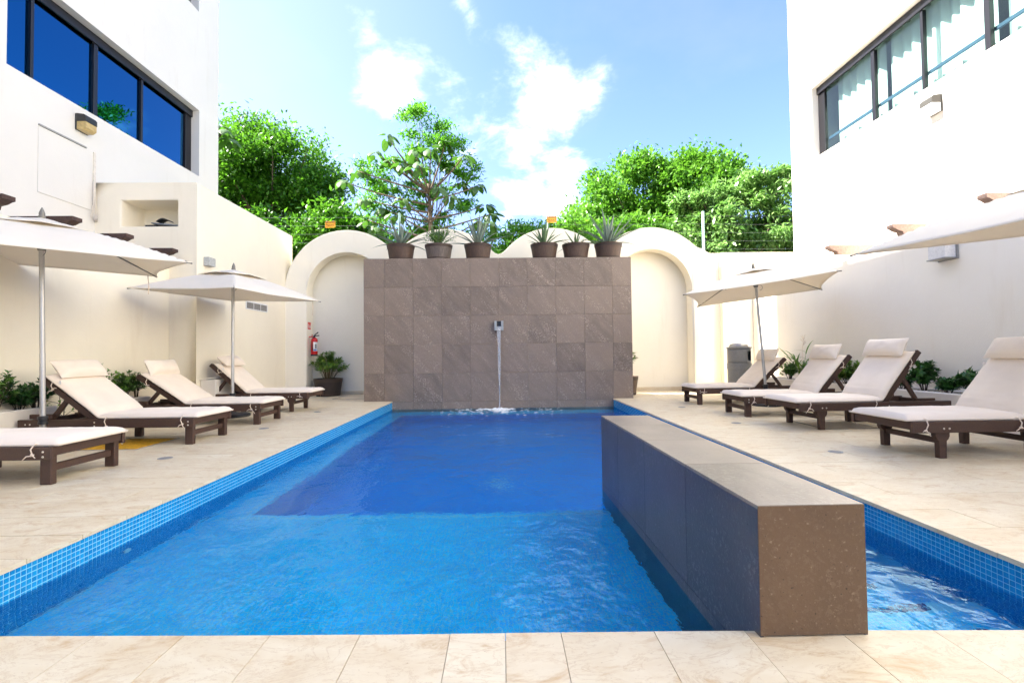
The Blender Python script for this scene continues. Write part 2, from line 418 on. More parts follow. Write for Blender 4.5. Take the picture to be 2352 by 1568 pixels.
M['tree_d'] = mat_leaf('feathery tree leaf', (.045, .20, .008), (.14, .40, .03), .48, .45)
M['cecropia'] = mat_leaf('broad tropical leaf', (.035, .125, .016), (.09, .23, .035), .30, .5, (.11, .20, .07))
M['bark'] = mat_plain('grey brown bark', (.13, .095, .065), .9, var=.3, scale=18, bump=.6)
M['stem'] = mat_plain('green brown stem', (.09, .065, .03), .8, var=.3)
M['twig'] = mat_plain('dark twig', (.045, .032, .02), .8)
M['post'] = mat_plain('pale blue green post', (.42, .62, .60), .5)
M['wire'] = mat_plain('steel wire', (.16, .18, .18), .5, .6)
M['yellow_grate'] = mat_plain('yellow grating', (.62, .33, .015), .55, var=.35, scale=25)
M['cable'] = mat_plain('pale cable', (.66, .60, .52), .6)
M['debris'] = mat_plain('dark debris', (.035, .033, .032), .6, var=.4)
M['debris_grey'] = mat_plain('grey sheet', (.16, .19, .22), .4)
def mat_water():
    t = NT('pool water'); p = t.pos()
    d = t.N('ShaderNodeVectorMath', operation='DISTANCE'); t.L(p, d.inputs[0]); t.put(d.inputs[1], (-.07, 9.5, -.17))
    a = t.noise(t.pos((1, .75, 1)), 2.3, 3, .5, .6); b = t.noise(t.pos((1, .8, 1)), 7.5, 3, .55, .4); c = t.noise(p, 30, 2, .5, .3)
    calm = t.ramp(t.noise(p, .8, 2, .5), [(.35, .5), (.65, 1)])
    near = t.ramp(t.math('DIVIDE', d.outputs['Value'], 8.5), [(0, 1), (.62, .9), (.72, .20), (1, .06)])
    h = t.math('ADD', t.math('MULTIPLY', a, 1.35), t.math('MULTIPLY', b, .32))
    h = t.math('ADD', h, t.math('MULTIPLY', t.math('MULTIPLY', c, .34), near))
    nb = t.bump(t.math('MULTIPLY', h, calm), .62, .055)
    rf = t.N('ShaderNodeBsdfRefraction'); rf.inputs['Color'].default_value = (.60, .95, 1, 1); rf.inputs['Roughness'].default_value = 0; rf.inputs['IOR'].default_value = 1.30; t.L(nb, rf.inputs['Normal'])
    gl = t.N('ShaderNodeBsdfGlossy'); gl.inputs['Color'].default_value = (.52, .80, 1, 1); gl.inputs['Roughness'].default_value = .0; t.L(nb, gl.inputs['Normal'])
    fr = t.N('ShaderNodeFresnel'); fr.inputs['IOR'].default_value = 1.30; t.L(nb, fr.inputs['Normal'])
    mx = t.N('ShaderNodeMixShader'); t.L(fr.outputs[0], mx.inputs[0]); t.L(rf.outputs[0], mx.inputs[1]); t.L(gl.outputs[0], mx.inputs[2]); t.L(mx.outputs[0], t.o.inputs[0])
    return t.m
M['water'] = mat_water()
def mat_jet():
    t = NT('falling water'); p = t.pos((1, 1, .12))
    n = t.noise(p, 70, 3, .6)
    t.fin((.95, .97, 1), .05, t.bump(n, .8, .02), Transmission_Weight=.75, IOR=1.33)
    return t.m
M['jet'] = mat_jet()
M['foam'] = mat_plain('white foam', (.85, .88, .9), .6)
def mat_glass_dark():
    t = NT('dark reflecting glass'); p = t.pos((1, .6, .5))
    return t.fin((.012, .12, .26), .012, t.bump(t.noise(p, 1.1, 2, .5), .05, .05), 1.0)
M['glass_dark'] = mat_glass_dark()
def mat_glass_clear():
    t = NT('clear pane'); lw_ = t.N('ShaderNodeLayerWeight'); lw_.inputs[0].default_value = .5; fr_ = t.math('ADD', t.math('MULTIPLY', t.math('POWER', lw_.outputs['Facing'], 4.0), .9), .03)
    tr = t.N('ShaderNodeBsdfTransparent'); tr.inputs[0].default_value = (.83, .92, .90, 1); gl = t.N('ShaderNodeBsdfGlossy'); gl.inputs['Roughness'].default_value = .01
    mx = t.N('ShaderNodeMixShader'); t.L(fr_, mx.inputs[0]); t.L(tr.outputs[0], mx.inputs[1]); t.L(gl.outputs[0], mx.inputs[2]); t.L(mx.outputs[0], t.o.inputs[0])
    return t.m
M['glass_clear'] = mat_glass_clear()
M['curtain'] = mat_fabric('white sheer curtain', (.74, .76, .74))

# ================================================================== SETTING
XL, XR_, YW, WATER = -2.313, 2.325, 9.97, -.17
def front_edge(x): return 1.653-.0283*x
# ---- ground beyond, reaching the horizon
g = MB()
gx_ = (-900, -12, 12, 900); gy_ = (-900, -7, 12.6, 900)
for i in range(3):
    for j in range(3):
        if i == 1 and j == 1: continue          # the deck and pool fill this opening
        g.add([(gx_[i],gy_[j],-.06),(gx_[i+1],gy_[j],-.06),(gx_[i+1],gy_[j+1],-.06),(gx_[i],gy_[j+1],-.06)], [(0,1,2,3)])
t = NT('garden ground'); gp = t.pos(); gm = t.fin(t.mix(t.noise(gp, .6, 5), (.05, .075, .02), (.12, .09, .05)), .95)
ground = struct(obj('ground', g, gm))

# ---- deck: a base of grout with travertine slabs laid on it
dk = MB()
zb = -.004
dk.box(-12, XL-.02, -7, 12.6, -.6, zb); dk.box(XR_+.02, 12, -7, 12.6, -.6, zb)
dk.prism([(XL-.02, -7), (XR_+.02, -7), (XR_+.02, front_edge(XR_)-.03), (XL-.02, front_edge(XL)-.03)], 2, -.6, zb)
dk.box(XL-.02, XR_+.02, YW+.5, 12.6, -.6, zb)
deck = struct(obj('deck', dk, M['grout']))
slabs = []
SL, SW, GAP = .61, .305, .0028
def lay(xa, xb, ya, yb, seed, edge_x):
    rows = int((yb-ya)/SW)+1; rr = random.Random(seed)
    for i in range(rows):
        y0 = ya+i*SW; off = (i % 2)*SL*.5+(rr.random()-.5)*.1
        # work outward from the pool edge
        sgn = 1 if xb > xa else -1
        x = xa; first = True
        while (x-xb)*sgn < 0:
            L = SL-off if first and SL-off > .12 else SL
            x2 = x+sgn*L
            if (x2-xb)*sgn > 0: x2 = xb
            if abs(x2-x) > .03: slabs.append((min(x,x2), max(x,x2), y0, min(y0+SW, yb)))
            x = x2; first = False
lay(XL+.012, -5.66, 1.75, 11.93, 1, 0)
lay(XR_-.012, 6.14, 1.60, 11.93, 2, 0)
lay(XL+.012, -5.66, .55, 1.75, 3, 0); lay(XR_-.012, 6.14, .40, 1.60, 4, 0)
slabs = [s for s in slabs if not (s[0] > -2.92 and s[1] < 2.78 and s[2] > YW-.02)]
# front coping: joints measured across the front edge
cj = [-2.30, -2.02, -1.73, -1.42, -1.11, -.81, -.50, -.19, 0, .19, .51, .82, 1.14, 1.46, 1.77, 2.07, 2.31]
unit = MB().cbox(-.5, .5, -.5, .5, -1, 0, .006).mesh('travertine_slab', M['travertine'])
def slab_obj(s, dz):
    o = link('slab', unit, deck)
    o.location = ((s[0]+s[1])/2, (s[2]+s[3])/2, dz); o.scale = (s[1]-s[0]-GAP, s[3]-s[2]-GAP, .024); return o
front = []
for a, b in zip(cj, cj[1:]):
    ya = .7
    yb = front_edge((a+b)/2)+.012
    front.append((a, b, ya, yb))
vis = sorted(slabs, key=lambda s: math.hypot((s[0]+s[1])/2, (s[2]+s[3])/2)+(3 if s[3] < 1.5 else 0))
n_front = len(front); NEAR = 300-n_front
rr = random.Random(5)
for k, (a, b, ya, yb) in enumerate(front):
    xm = (a+b)/2; q = MB(); e = .0012
    f0 = front_edge(a)+.012+.004*math.sin(a*2.1); f1 = front_edge(b)+.012+.004*math.sin(b*2.1); z_ = rr.uniform(-.0006, .0006)
    rim = [(a+e-xm, ya-ya), (b-e-xm, 0), (b-e-xm, f1-ya-.006), (a+e-xm, f0-ya-.006)]
    q.v = [(p[0], p[1], z_) for p in rim]+[(a+e-xm, f0-ya, z_-.006), (b-e-xm, f1-ya, z_-.006), (b-e-xm, f1-ya, -.024), (a+e-xm, f0-ya, -.024), (a+e-xm, 0, -.024), (b-e-xm, 0, -.024)]
    q.f = [(0,1,2,3), (3,2,5,4), (4,5,6,7), (7,6,9,8), (0,8,9,1), (1,9,6,5,2), (0,3,4,7,8)]
    o = obj('slab', q, M['travertine'], deck); o.location = (xm, ya, 0)
for s in vis[:NEAR]: slab_obj(s, rr.uniform(-.0008, .0008))
rest = MB()
for s in vis[NEAR:]:
    dz = rr.uniform(-.0008, .0008); rest.cbox(s[0]+GAP/2, s[1]-GAP/2, s[2]+GAP/2, s[3]-GAP/2, -.024, dz, .003)
stuff(obj('slabs', rest, M['travertine'], deck))

# ---- pool basin
SHELF, DEEP = -.56, -1.45
YS = 3.83                       # shallow shelf ends here
LX = -2.00                      # ledge along the left wall
BF = [(.855, 1.60), (1.222, 1.60), (1.205, 3.93), (.815, 3.95)]   # bench footprint
pb = MB()
# walls (backing of grout), thick boxes so that nothing is paper thin
pb.box(XL-.1, XL, 1.4, YW+.1, -1.7, -.0245); pb.box(XR_, XR_+.1, 1.4, YW+.1, -1.7, -.0245)
pb.box(XL-.1, XR_+.1, 1.2, 1.52, -1.7, -.04)
pb.box(XL, XR_, YW+.05, YW+.3, -1.7, -.3)
pb.box(XL, 1.0, 1.52, YS, -1.7, SHELF)                     # shallow shelf
pb.box(XL, LX, YS, YW+.05, -1.7, SHELF+.0)                 # left ledge
pb.box(LX, XR_, 9.45, YW+.05, -1.7, SHELF+.0)              # back ledge
pb.box(LX, XR_, YS, 9.45, -1.7, DEEP)                      # deep floor
STEPS = [(1.52, 2.02, -.34), (2.02, 2.33, -.47), (2.33, 2.64, -.60), (2.64, 2.95, -.73), (2.95, 3.83, -.88)]
for a, b, z in STEPS: pb.box(1.0, XR_, a, b, -1.7, z)
pool = struct(obj('pool_basin', pb, M['pool_grout']))

P = .0265; TW = .0218
def tile_faces_x(x, sgn, ys, zs, th=.002):      # raised boxes on a wall of constant x, as quads (front + 4 sides)
    out = []
    for y in ys:
        for z in zs:
            a, b, c, d = y-TW/2, y+TW/2, z-TW/2, z+TW/2; X = x+sgn*th
            out += [[(X,a,c),(X,b,c),(X,b,d),(X,a,d)], [(x,a,c),(x,b,c),(X,b,c),(X,a,c)], [(x,a,d),(x,b,d),(X,b,d),(X,a,d)], [(x,a,c),(x,a,d),(X,a,d),(X,a,c)], [(x,b,c),(x,b,d),(X,b,d),(X,b,c)]]
    return out
zrow = [-.038-P*i for i in range(19)]
tile_me = MB().cbox(-.002, .002, -TW/2, TW/2, -TW/2, TW/2, .0006).mesh('mosaic_tile', M['mosaic'])
yl = np.arange(1.72, YW, P)
near_c = [y for y in yl if y >= 2.05][:50]
for y in near_c:
    for z in zrow[:6]:
        o = link('mosaic_tile', tile_me, pool); o.location = (XL, float(y), z)
qs = tile_faces_x(XL, 1, [y for y in yl if y < 2.05 or y > near_c[-1]+.001], zrow[:6])
qs += tile_faces_x(XL, 1, yl, zrow[6:])
qs += tile_faces_x(XR_, -1, np.arange(1.6, YW, P), zrow)
np_quads('wall_mosaic', np.array(qs, dtype=np.float32), M['mosaic'], pool)['kind'] = 'stuff'
def floor_tiles(name, x0, x1, y0, y1, z, mat, dz=.0015, keep=None):
    nx, ny = int((x1-x0)/P), int((y1-y0)/P)
    X, Y = np.meshgrid(x0+P*(np.arange(nx)+.5), y0+P*(np.arange(ny)+.5)); X = X.ravel(); Y = Y.ravel()
    if keep is not None:
        k = keep(X, Y); X = X[k]; Y = Y[k]
    h = TW/2
    V = np.stack([np.stack([X-h,Y-h,0*X+z+dz],-1), np.stack([X+h,Y-h,0*X+z+dz],-1), np.stack([X+h,Y+h,0*X+z+dz],-1), np.stack([X-h,Y+h,0*X+z+dz],-1)], 1)
    stuff(np_quads(name, V, mat, pool))
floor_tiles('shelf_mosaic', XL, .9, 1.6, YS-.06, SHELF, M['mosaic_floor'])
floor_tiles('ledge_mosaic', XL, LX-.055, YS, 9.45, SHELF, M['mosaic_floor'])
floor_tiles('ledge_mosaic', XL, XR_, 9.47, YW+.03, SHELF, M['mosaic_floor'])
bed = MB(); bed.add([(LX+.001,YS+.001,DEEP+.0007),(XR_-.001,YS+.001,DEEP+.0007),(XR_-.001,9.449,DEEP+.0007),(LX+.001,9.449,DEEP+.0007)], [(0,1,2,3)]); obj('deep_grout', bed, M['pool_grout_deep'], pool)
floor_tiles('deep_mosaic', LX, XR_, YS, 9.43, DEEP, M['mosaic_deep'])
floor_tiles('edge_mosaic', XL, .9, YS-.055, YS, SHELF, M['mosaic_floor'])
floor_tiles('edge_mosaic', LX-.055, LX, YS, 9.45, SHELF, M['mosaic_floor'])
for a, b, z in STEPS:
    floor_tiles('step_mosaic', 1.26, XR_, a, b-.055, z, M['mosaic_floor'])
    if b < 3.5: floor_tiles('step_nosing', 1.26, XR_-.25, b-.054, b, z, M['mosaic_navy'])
# side faces of the shelf and ledge seen through the water
sh = []
for i, z in enumerate(np.arange(SHELF-.02, DEEP, -P)):
    for y in np.arange(YS+.02, 9.45, P*2):
        a, b, c, d = y-TW, y+TW, z-TW/2, z+TW/2
        sh.append([(LX+.002,a,c),(LX+.002,b,c),(LX+.002,b,d),(LX+.002,a,d)])
    for x in np.arange(LX+.03, XR_, P*2):
        a, b, c, d = x-TW, x+TW, z-TW/2, z+TW/2
        sh.append([(a,9.448,c),(b,9.448,c),(b,9.448,d),(a,9.448,d)])
stuff(np_quads('ledge_side_mosaic', np.array(sh, dtype=np.float32), M['mosaic_deep'], pool))
inlet = MB().lathe([(.0,.0),(.028,.0),(.03,-.006),(.012,-.012)], 16, TR(XL+.014, 2.98, -.30, ry=PI/2))
obj('inlet_fitting', inlet, M['white'], pool)
drain = MB().lathe([(.0,.012),(.09,.012),(.11,.0),(.11,-.01)], 24, TR(-.05, 5.6, DEEP+.01)); obj('drain_cover', drain, M['pool_grout'], pool)

# ---- water surface
nxw, nyw = 60, 110
def wfn(u, v):
    x = XL+.0005+(XR_-XL-.001)*u; y = 1.50+(YW+.02-1.50)*v
    r = math.hypot(x+.06, y-9.55)
    ring = .006*math.exp(-r*1.1)*math.sin(r*26)
    return (x, y, WATER+ring+.0035*mnoise.noise((x*1.1, y*.8, 3.1)))
water = obj('water', MB().grid(wfn, nxw, nyw), M['water'], smooth=True); struct(water)
if water.data.polygons[0].normal.z < 0: water.data.flip_normals()

# ================================================================== WALLS AND BUILDINGS
def hole_wall(mb, X, out_sgn, y0, y1, z0, z1, holes, depth):
    """wall of constant X with rectangular openings (y0,y1,z0,z1) and reveals going away from out_sgn"""
    ys = sorted({y0, y1, *[h[0] for h in holes], *[h[1] for h in holes]}); zs = sorted({z0, z1, *[h[2] for h in holes], *[h[3] for h in holes]})
    for a, b in zip(ys, ys[1:]):
        for c, d in zip(zs, zs[1:]):
            if any(h[0] <= (a+b)/2 <= h[1] and h[2] <= (c+d)/2 <= h[3] for h in holes): continue
            mb.add([(X,a,c),(X,b,c),(X,b,d),(X,a,d)], [(0,1,2,3)])
    B = X-out_sgn*depth
    for a, b, c, d in holes:
        mb.add([(X,a,c),(B,a,c),(B,b,c),(X,b,c)], [(0,1,2,3)]); mb.add([(X,a,d),(B,a,d),(B,b,d),(X,b,d)], [(0,1,2,3)])
        mb.add([(X,a,c),(B,a,c),(B,a,d),(X,a,d)], [(0,1,2,3)]); mb.add([(X,b,c),(B,b,c),(B,b,d),(X,b,d)], [(0,1,2,3)])
    return mb
def viga(mb, x_wall, x_tip, y, z0, z1, w=.14):
    s = 1 if x_tip > x_wall else -1; h = z1-z0
    poly = [(x_wall, z0), (x_tip-s*.16, z0), (x_tip-s*.15, z0+h*.30), (x_tip-s*.08, z0+h*.42), (x_tip-s*.03, z0+h*.62), (x_tip, z0+h*.66), (x_tip, z1), (x_wall, z1)]
    mb.prism(poly, 1, y-w/2, y+w/2); return mb

# ---- left building (tall, in shade)
XU, XLOW, XB, YB = -6.90, -5.65, -5.19, 8.15
TOP_L = 2.62+(6.14+6.90)*math.tan(SUN_EL)
lb = thing('building', 'tall off-white building on the left with dark blue-glazed ribbon windows', 'building', (-9, 3, 0))
def P_(name, mb, mat, parent, smooth=False, fixn=True):
    o = obj(name, mb, mat, None, smooth, fixn); o.parent = parent; o.matrix_parent_inverse = parent.matrix_world.inverted() if False else Matrix.Translation(-Vector(parent.location)); return o
HL = [(6.68, 10.90, 5.10, 6.62), (6.68, 10.86, 8.90, 10.4), (.5, 5.6, 5.10, 6.62), (.5, 5.6, 8.9, 10.4)]
w = hole_wall(MB(), XU, 1, -7, 11.63, -.1, TOP_L, HL, .24)
w.add([(XU,11.63,-.1),(-13,11.63,-.1),(-13,11.63,TOP_L),(XU,11.63,TOP_L)], [(0,1,2,3)])
w.add([(XU,-7,-.1),(-13,-7,-.1),(-13,-7,TOP_L),(XU,-7,TOP_L)], [(0,1,2,3)])
w.add([(XU,-7,TOP_L),(XU,11.63,TOP_L),(-13,11.63,TOP_L),(-13,-7,TOP_L)], [(0,1,2,3)])
w.add([(-13,-7,-.1),(-13,11.63,-.1),(-13,11.63,TOP_L),(-13,-7,TOP_L)], [(0,1,2,3)])
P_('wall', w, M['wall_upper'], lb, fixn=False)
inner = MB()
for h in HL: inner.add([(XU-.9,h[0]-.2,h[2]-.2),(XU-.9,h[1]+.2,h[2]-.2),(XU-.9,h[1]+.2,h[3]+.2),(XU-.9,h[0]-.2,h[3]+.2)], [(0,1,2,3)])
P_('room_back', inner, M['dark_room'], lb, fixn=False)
def window(parent, X, s, y0, y1, z0, z1, mull, glass, depth, low=None, frm=M['frame']):
    """ribbon window set back by depth; s = side the outside is on"""
    B = X-s*depth
    f = MB(); fw = .055
    def bar(ya, yb, za, zb_, t0=.0, t1=.06):
        xa, xb = sorted((B+s*t0, B+s*t1)); f.cbox(xa, xb, ya, yb, za, zb_, .004)
    bar(y0+.003, y1-.003, z1-.07, z1-.003); bar(y0+.003, y1-.003, z0+.003, z0+.045)
    bar(y0+.003, y0+.05, z0+.045, z1-.07); bar(y1-.20, y1-.003, z0+.045, z1-.07)
    win = P_('window', f, frm, parent)
    # head track proud of the frame
    h = MB(); xa, xb = sorted((B+s*.062, B+s*.10)); h.cbox(xa, xb, y0+.01, y1-.01, z1-.16, z1-.01, .004)
    o = obj('head_track', h, frm, win)
    cuts = [y0+.05]+mull+[y1-.20]
    for k, yy in enumerate(mull):
        q = MB(); ww = .085 if k % 2 else .05; xa, xb = sorted((B+s*.005, B+s*.075)); q.cbox(xa, xb, yy-ww/2, yy+ww/2, z0+.046, z1-.161, .004)
        obj('mullion', q, frm, win)
    for a, b in zip(cuts, cuts[1:]):
        q = MB(); xa, xb = sorted((B+s*.02, B+s*.028)); q.box(xa, xb, a+.026, b-.026, z0+.046, z1-.071); obj('pane', q, glass, win)
        if low:
            q = MB(); xa, xb = sorted((B-s*.05, B-s*.02)); q.cbox(xa, xb, a+.01, b-.01, z0+low, z0+low+.06, .004); obj('guard_bar', q, M['frame_blue'], win)
    return win
window(lb, XU, 1, *HL[0], [7.21, 8.33, 9.40], M['glass_dark'], .24)
window(lb, XU, 1, *HL[1], [7.21, 8.33, 9.40], M['glass_dark'], .24)
for hh in HL[2:]: window(lb, XU, 1, *hh, [1.8, 3.1, 4.4], M['glass_dark'], .24)
# access panel outline (thin trim) and the projecting beams
pn = MB(); pn.cbox(XU, XU+.012, 7.14, 8.12, 3.45, 4.45, .003); P_('access_panel', pn, M['wall_upper'], lb)
pn = MB(); pn.cbox(XU, XU+.03, 7.14, 7.95, 4.453, 4.478, .003); P_('panel_trim', pn, M['metal_grey'], lb)
# ---- low left wall with beams resting on it
lw = thing('low_wall', 'cream lower wall on the left behind the loungers with brown beam ends', 'wall', (-6.2, 3, 0))
w = MB(); w.box(XU, XLOW, -7, YB, -.1, 2.598); P_('wall', w, M['wall'], lw)
for y in (7.84, 6.90, 6.05, 5.22, 4.35, 3.5, 2.6, 1.7): P_('beam_end', viga(MB(), XLOW-.65, XLOW+.31, y, 2.60, 2.74), M['beam'], lw)

# ---- left block with the open recess
bk = thing('wall_block', 'cream stucco block on the left with an open rectangular recess near its top', 'wall', (-6, 9.5, 0))
ZT = 3.95
w = MB()
oh = (-6.47, -5.52, 3.20, 3.65)
xs = [XU, oh[0], oh[1], XB]; zs = [-.1, oh[2], oh[3], ZT]
for i in range(3):
    for j in range(3):
        if i == 1 and j == 1: continue
        w.add([(xs[i],YB,zs[j]),(xs[i+1],YB,zs[j]),(xs[i+1],YB,zs[j+1]),(xs[i],YB,zs[j+1])], [(0,1,2,3)])
D_ = YB+.55
w.add([(oh[0],YB,oh[2]),(oh[0],D_,oh[2]),(oh[1],D_,oh[2]),(oh[1],YB,oh[2])], [(0,1,2,3)]); w.add([(oh[0],YB,oh[3]),(oh[0],D_,oh[3]),(oh[1],D_,oh[3]),(oh[1],YB,oh[3])], [(0,1,2,3)])
w.add([(oh[0],YB,oh[2]),(oh[0],D_,oh[2]),(oh[0],D_,oh[3]),(oh[0],YB,oh[3])], [(0,1,2,3)]); w.add([(oh[1],YB,oh[2]),(oh[1],D_,oh[2]),(oh[1],D_,oh[3]),(oh[1],YB,oh[3])], [(0,1,2,3)])
w.add([(oh[0],D_,oh[2]),(oh[1],D_,oh[2]),(oh[1],D_,oh[3]),(oh[0],D_,oh[3])], [(0,1,2,3)])
w.add([(XB,YB,-.1),(XB,11.85,-.1),(XB,11.85,ZT),(XB,YB,ZT)], [(0,1,2,3)])
w.add([(XU,YB,ZT),(XB,YB,ZT),(XB,11.85,ZT),(XU,11.85,ZT)], [(0,1,2,3)]); w.add([(XU,11.85,-.1),(XB,11.85,-.1),(XB,11.85,ZT),(XU,11.85,ZT)], [(0,1,2,3)])
wb = P_('wall', w, M['wall'], bk, fixn=False)
import bmesh
def weld(o, d=.0005):
    bm = bmesh.new(); bm.from_mesh(o.data); bmesh.ops.remove_doubles(bm, verts=bm.verts, dist=d); bmesh.ops.recalc_face_normals(bm, faces=bm.faces); bm.to_mesh(o.data); bm.free()
def bevel(o, w_=.02, seg=3, ang=35):
    mo = o.modifiers.new('soft edges', 'BEVEL'); mo.width = w_; mo.segments = seg; mo.limit_method = 'ANGLE'; mo.angle_limit = math.radians(ang); mo.harden_normals = False
    o.data.shade_smooth()
    try: o.data.set_sharp_from_angle(angle=math.radians(40))
    except Exception: pass
weld(wb); bevel(wb, .025)
# things left lying in the recess
db = thing('debris', 'dark broken sheets and a curved scrap lying in the wall recess', 'debris', (-5.95, 8.35, 3.20))
q = MB(); q.cbox(-.16, .30, -.12, .16, .055, .075, .004, TR(.08, 0, 0, ry=.10)); obj('sheet', q, M['debris_grey'], db)
q = MB(); q.cbox(-.12, .08, -.1, .12, .0, .05, .006, TR(-.07,0,.003)); obj('slotted_tray', q, M['debris'], db)
q = MB(); q.grid(lambda u, v: (-.02+.2*u, -.08+.16*v, .075+.1*math.sin(PI*(.15+.62*u))), 10, 4); o = obj('curved_scrap', q, M['debris'], db); o.modifiers.new('thick', 'SOLIDIFY').thickness = .012

# ---- arched back wall
YA, YA2, YN = 11.45, 11.80, 11.93
cx = [-3.735, -1.36, 1.235, 3.66]; cz = [2.52, 2.53, 2.54, 2.54]; RO = 1.465; RI = [.95, .95, .95, .98]
AX0, AX1 = XB-.02, 5.12
def arch_top(x):
    k = 4.5
    vals = [c_z+math.sqrt(max(0, RO*RO-(x-c)**2)) if abs(x-c) < RO else 0 for c, c_z in zip(cx, cz)]
    vals.append(3.34-2.0*max(0, 4.9-x) if x > 3 else 2.3)
    mx = max(vals)
    return mx+math.log(sum(math.exp(k*(v-mx)) for v in vals if v > 0))/k
def arch_lo(x):
    for c, c_z, r in ((cx[0], 2.50, RI[0]), (cx[3], 2.50, RI[3])):
        if abs(x-c) < r: return c_z+math.sqrt(r*r-(x-c)**2)
    return -.1
xs = set(np.linspace(AX0, AX1, 150).round(4))
for c, r in ((cx[0], RI[0]), (cx[3], RI[3])):
    for a in np.linspace(0, PI, 41): xs.add(round(c+r*math.cos(a), 5))
for a in np.linspace(PI*.60, PI, 18): xs.add(round(max(AX0, cx[0]+RO*math.cos(a)), 5))
xs = sorted(xs); w = MB()
edges = [(cx[0]-RI[0], cx[0]+RI[0]), (cx[3]-RI[3], cx[3]+RI[3])]
def lo_at(x, xm): # value at x seen from the cell whose middle is xm
    for (a, b), c, r in zip(edges, (cx[0], cx[3]), (RI[0], RI[3])):
        if a < xm < b: return 2.50+math.sqrt(max(0, r*r-(x-c)**2))
    return -.1
for a, b in zip(xs, xs[1:]):
    if b-a < 1e-6: continue
    mdl = (a+b)/2; la, lb_ = lo_at(a, mdl), lo_at(b, mdl); ta, tb = arch_top(a), arch_top(b)
    for y in (YA, YA2): w.add([(a,y,la),(b,y,lb_),(b,y,tb),(a,y,ta)], [(0,1,2,3)])
    w.add([(a,YA,ta),(b,YA,tb),(b,YA2,tb),(a,YA2,ta)], [(0,1,2,3)])
    if la > 0: w.add([(a,YA,la),(b,YA,lb_),(b,YA2,lb_),(a,YA2,la)], [(0,1,2,3)])
for a, b in edges:
    for x in (a, b): w.add([(x,YA,-.1),(x,YA2,-.1),(x,YA2,2.5),(x,YA,2.5)], [(0,1,2,3)])
for x in (AX0, AX1): w.add([(x,YA,-.1),(x,YA2,-.1),(x,YA2,arch_top(x)),(x,YA,arch_top(x))], [(0,1,2,3)])
aw = thing('arched_wall', 'cream garden wall with a scalloped top of four arches behind the stone fountain wall', 'wall', (0, 11.6, 0))
o = P_('wall', w, M['arch'], aw, fixn=False); weld(o, .0008); bevel(o, .03, 3, 50)
for (a, b), c in zip(edges, (cx[0], cx[3])):
    q = MB(); q.box(a-.05, b+.05, YN, YN+.12, -.1, 3.52); 
    q.box(a-.12, a-.05, YA2-.01, YN+.12, -.1, 3.52); q.box(b+.05, b+.12, YA2-.01, YN+.12, -.1, 3.52); q.box(a-.12, b+.12, YA2-.01, YN+.12, 3.52, 3.56)
    P_('niche_back', q, M['arch'], aw)
    # travertine skirting in the niche
    n = 5; L_ = (b-a)/n
    for i in range(n):
        q = MB(); q.cbox(a+i*L_+.002, a+(i+1)*L_-.002, YN-.014, YN-.001, 0.001, .085, .002); P_('skirting', q, M['travertine'], aw)
# ---- right end of the back wall
rw = thing('corner_wall', 'plain flat-topped cream wall in the back right corner beside the last arch', 'wall', (5.8, 11.8, 0))
q = MB(); q.box(AX1, 5.40, 11.62, 12.1, -.1, 3.40); q.box(5.40, 7.3, 11.48, 12.1, -.1, 3.385); o = P_('wall', q, M['arch'], rw)
q = MB(); q.box(6.30, 7.3, 11.05, 11.478, -.1, 3.20); P_('return', q, M['arch'], rw)

# ---- right building: lower wall in shade, upper wall set back and sunlit
XRL, XRU = 6.14, 6.93
rl = thing('low_wall', 'cream lower wall on the right behind the loungers with beam ends coloured as if sunlit', 'wall', (6.5, 3, 0))
q = MB(); q.box(XRL, XRU+.02, -7, 11.477, -.1, 2.56); o = P_('wall', q, M['wall_right'], rl); bevel(o, .03)
for y in (8.35, 6.97, 5.6, 4.2, 2.8): P_('beam_end', viga(MB(), XRU, 5.84, y, 2.67, 2.83, .12), M['beam_sunlit'], rl)
rb = thing('building', 'sunlit white building on the right with clear windows and white curtains', 'building', (9, 3, 0))
HR = [(3.2, 10.26, 5.19, 6.77), (3.2, 10.26, 8.95, 10.4)]
TOP_R = 12.5
w = hole_wall(MB(), XRU, -1, -7, 11.05, 2.3, TOP_R, HR, .20)
w.add([(XRU,11.05,-.1),(13,11.05,-.1),(13,11.05,TOP_R),(XRU,11.05,TOP_R)], [(0,1,2,3)]); w.add([(XRU,-7,-.1),(13,-7,-.1),(13,-7,TOP_R),(XRU,-7,TOP_R)], [(0,1,2,3)])
w.add([(XRU,-7,TOP_R),(XRU,11.05,TOP_R),(13,11.05,TOP_R),(13,-7,TOP_R)], [(0,1,2,3)]); w.add([(13,-7,-.1),(13,11.05,-.1),(13,11.05,TOP_R),(13,-7,TOP_R)], [(0,1,2,3)])
P_('wall', w, M['wall_white'], rb, fixn=False)
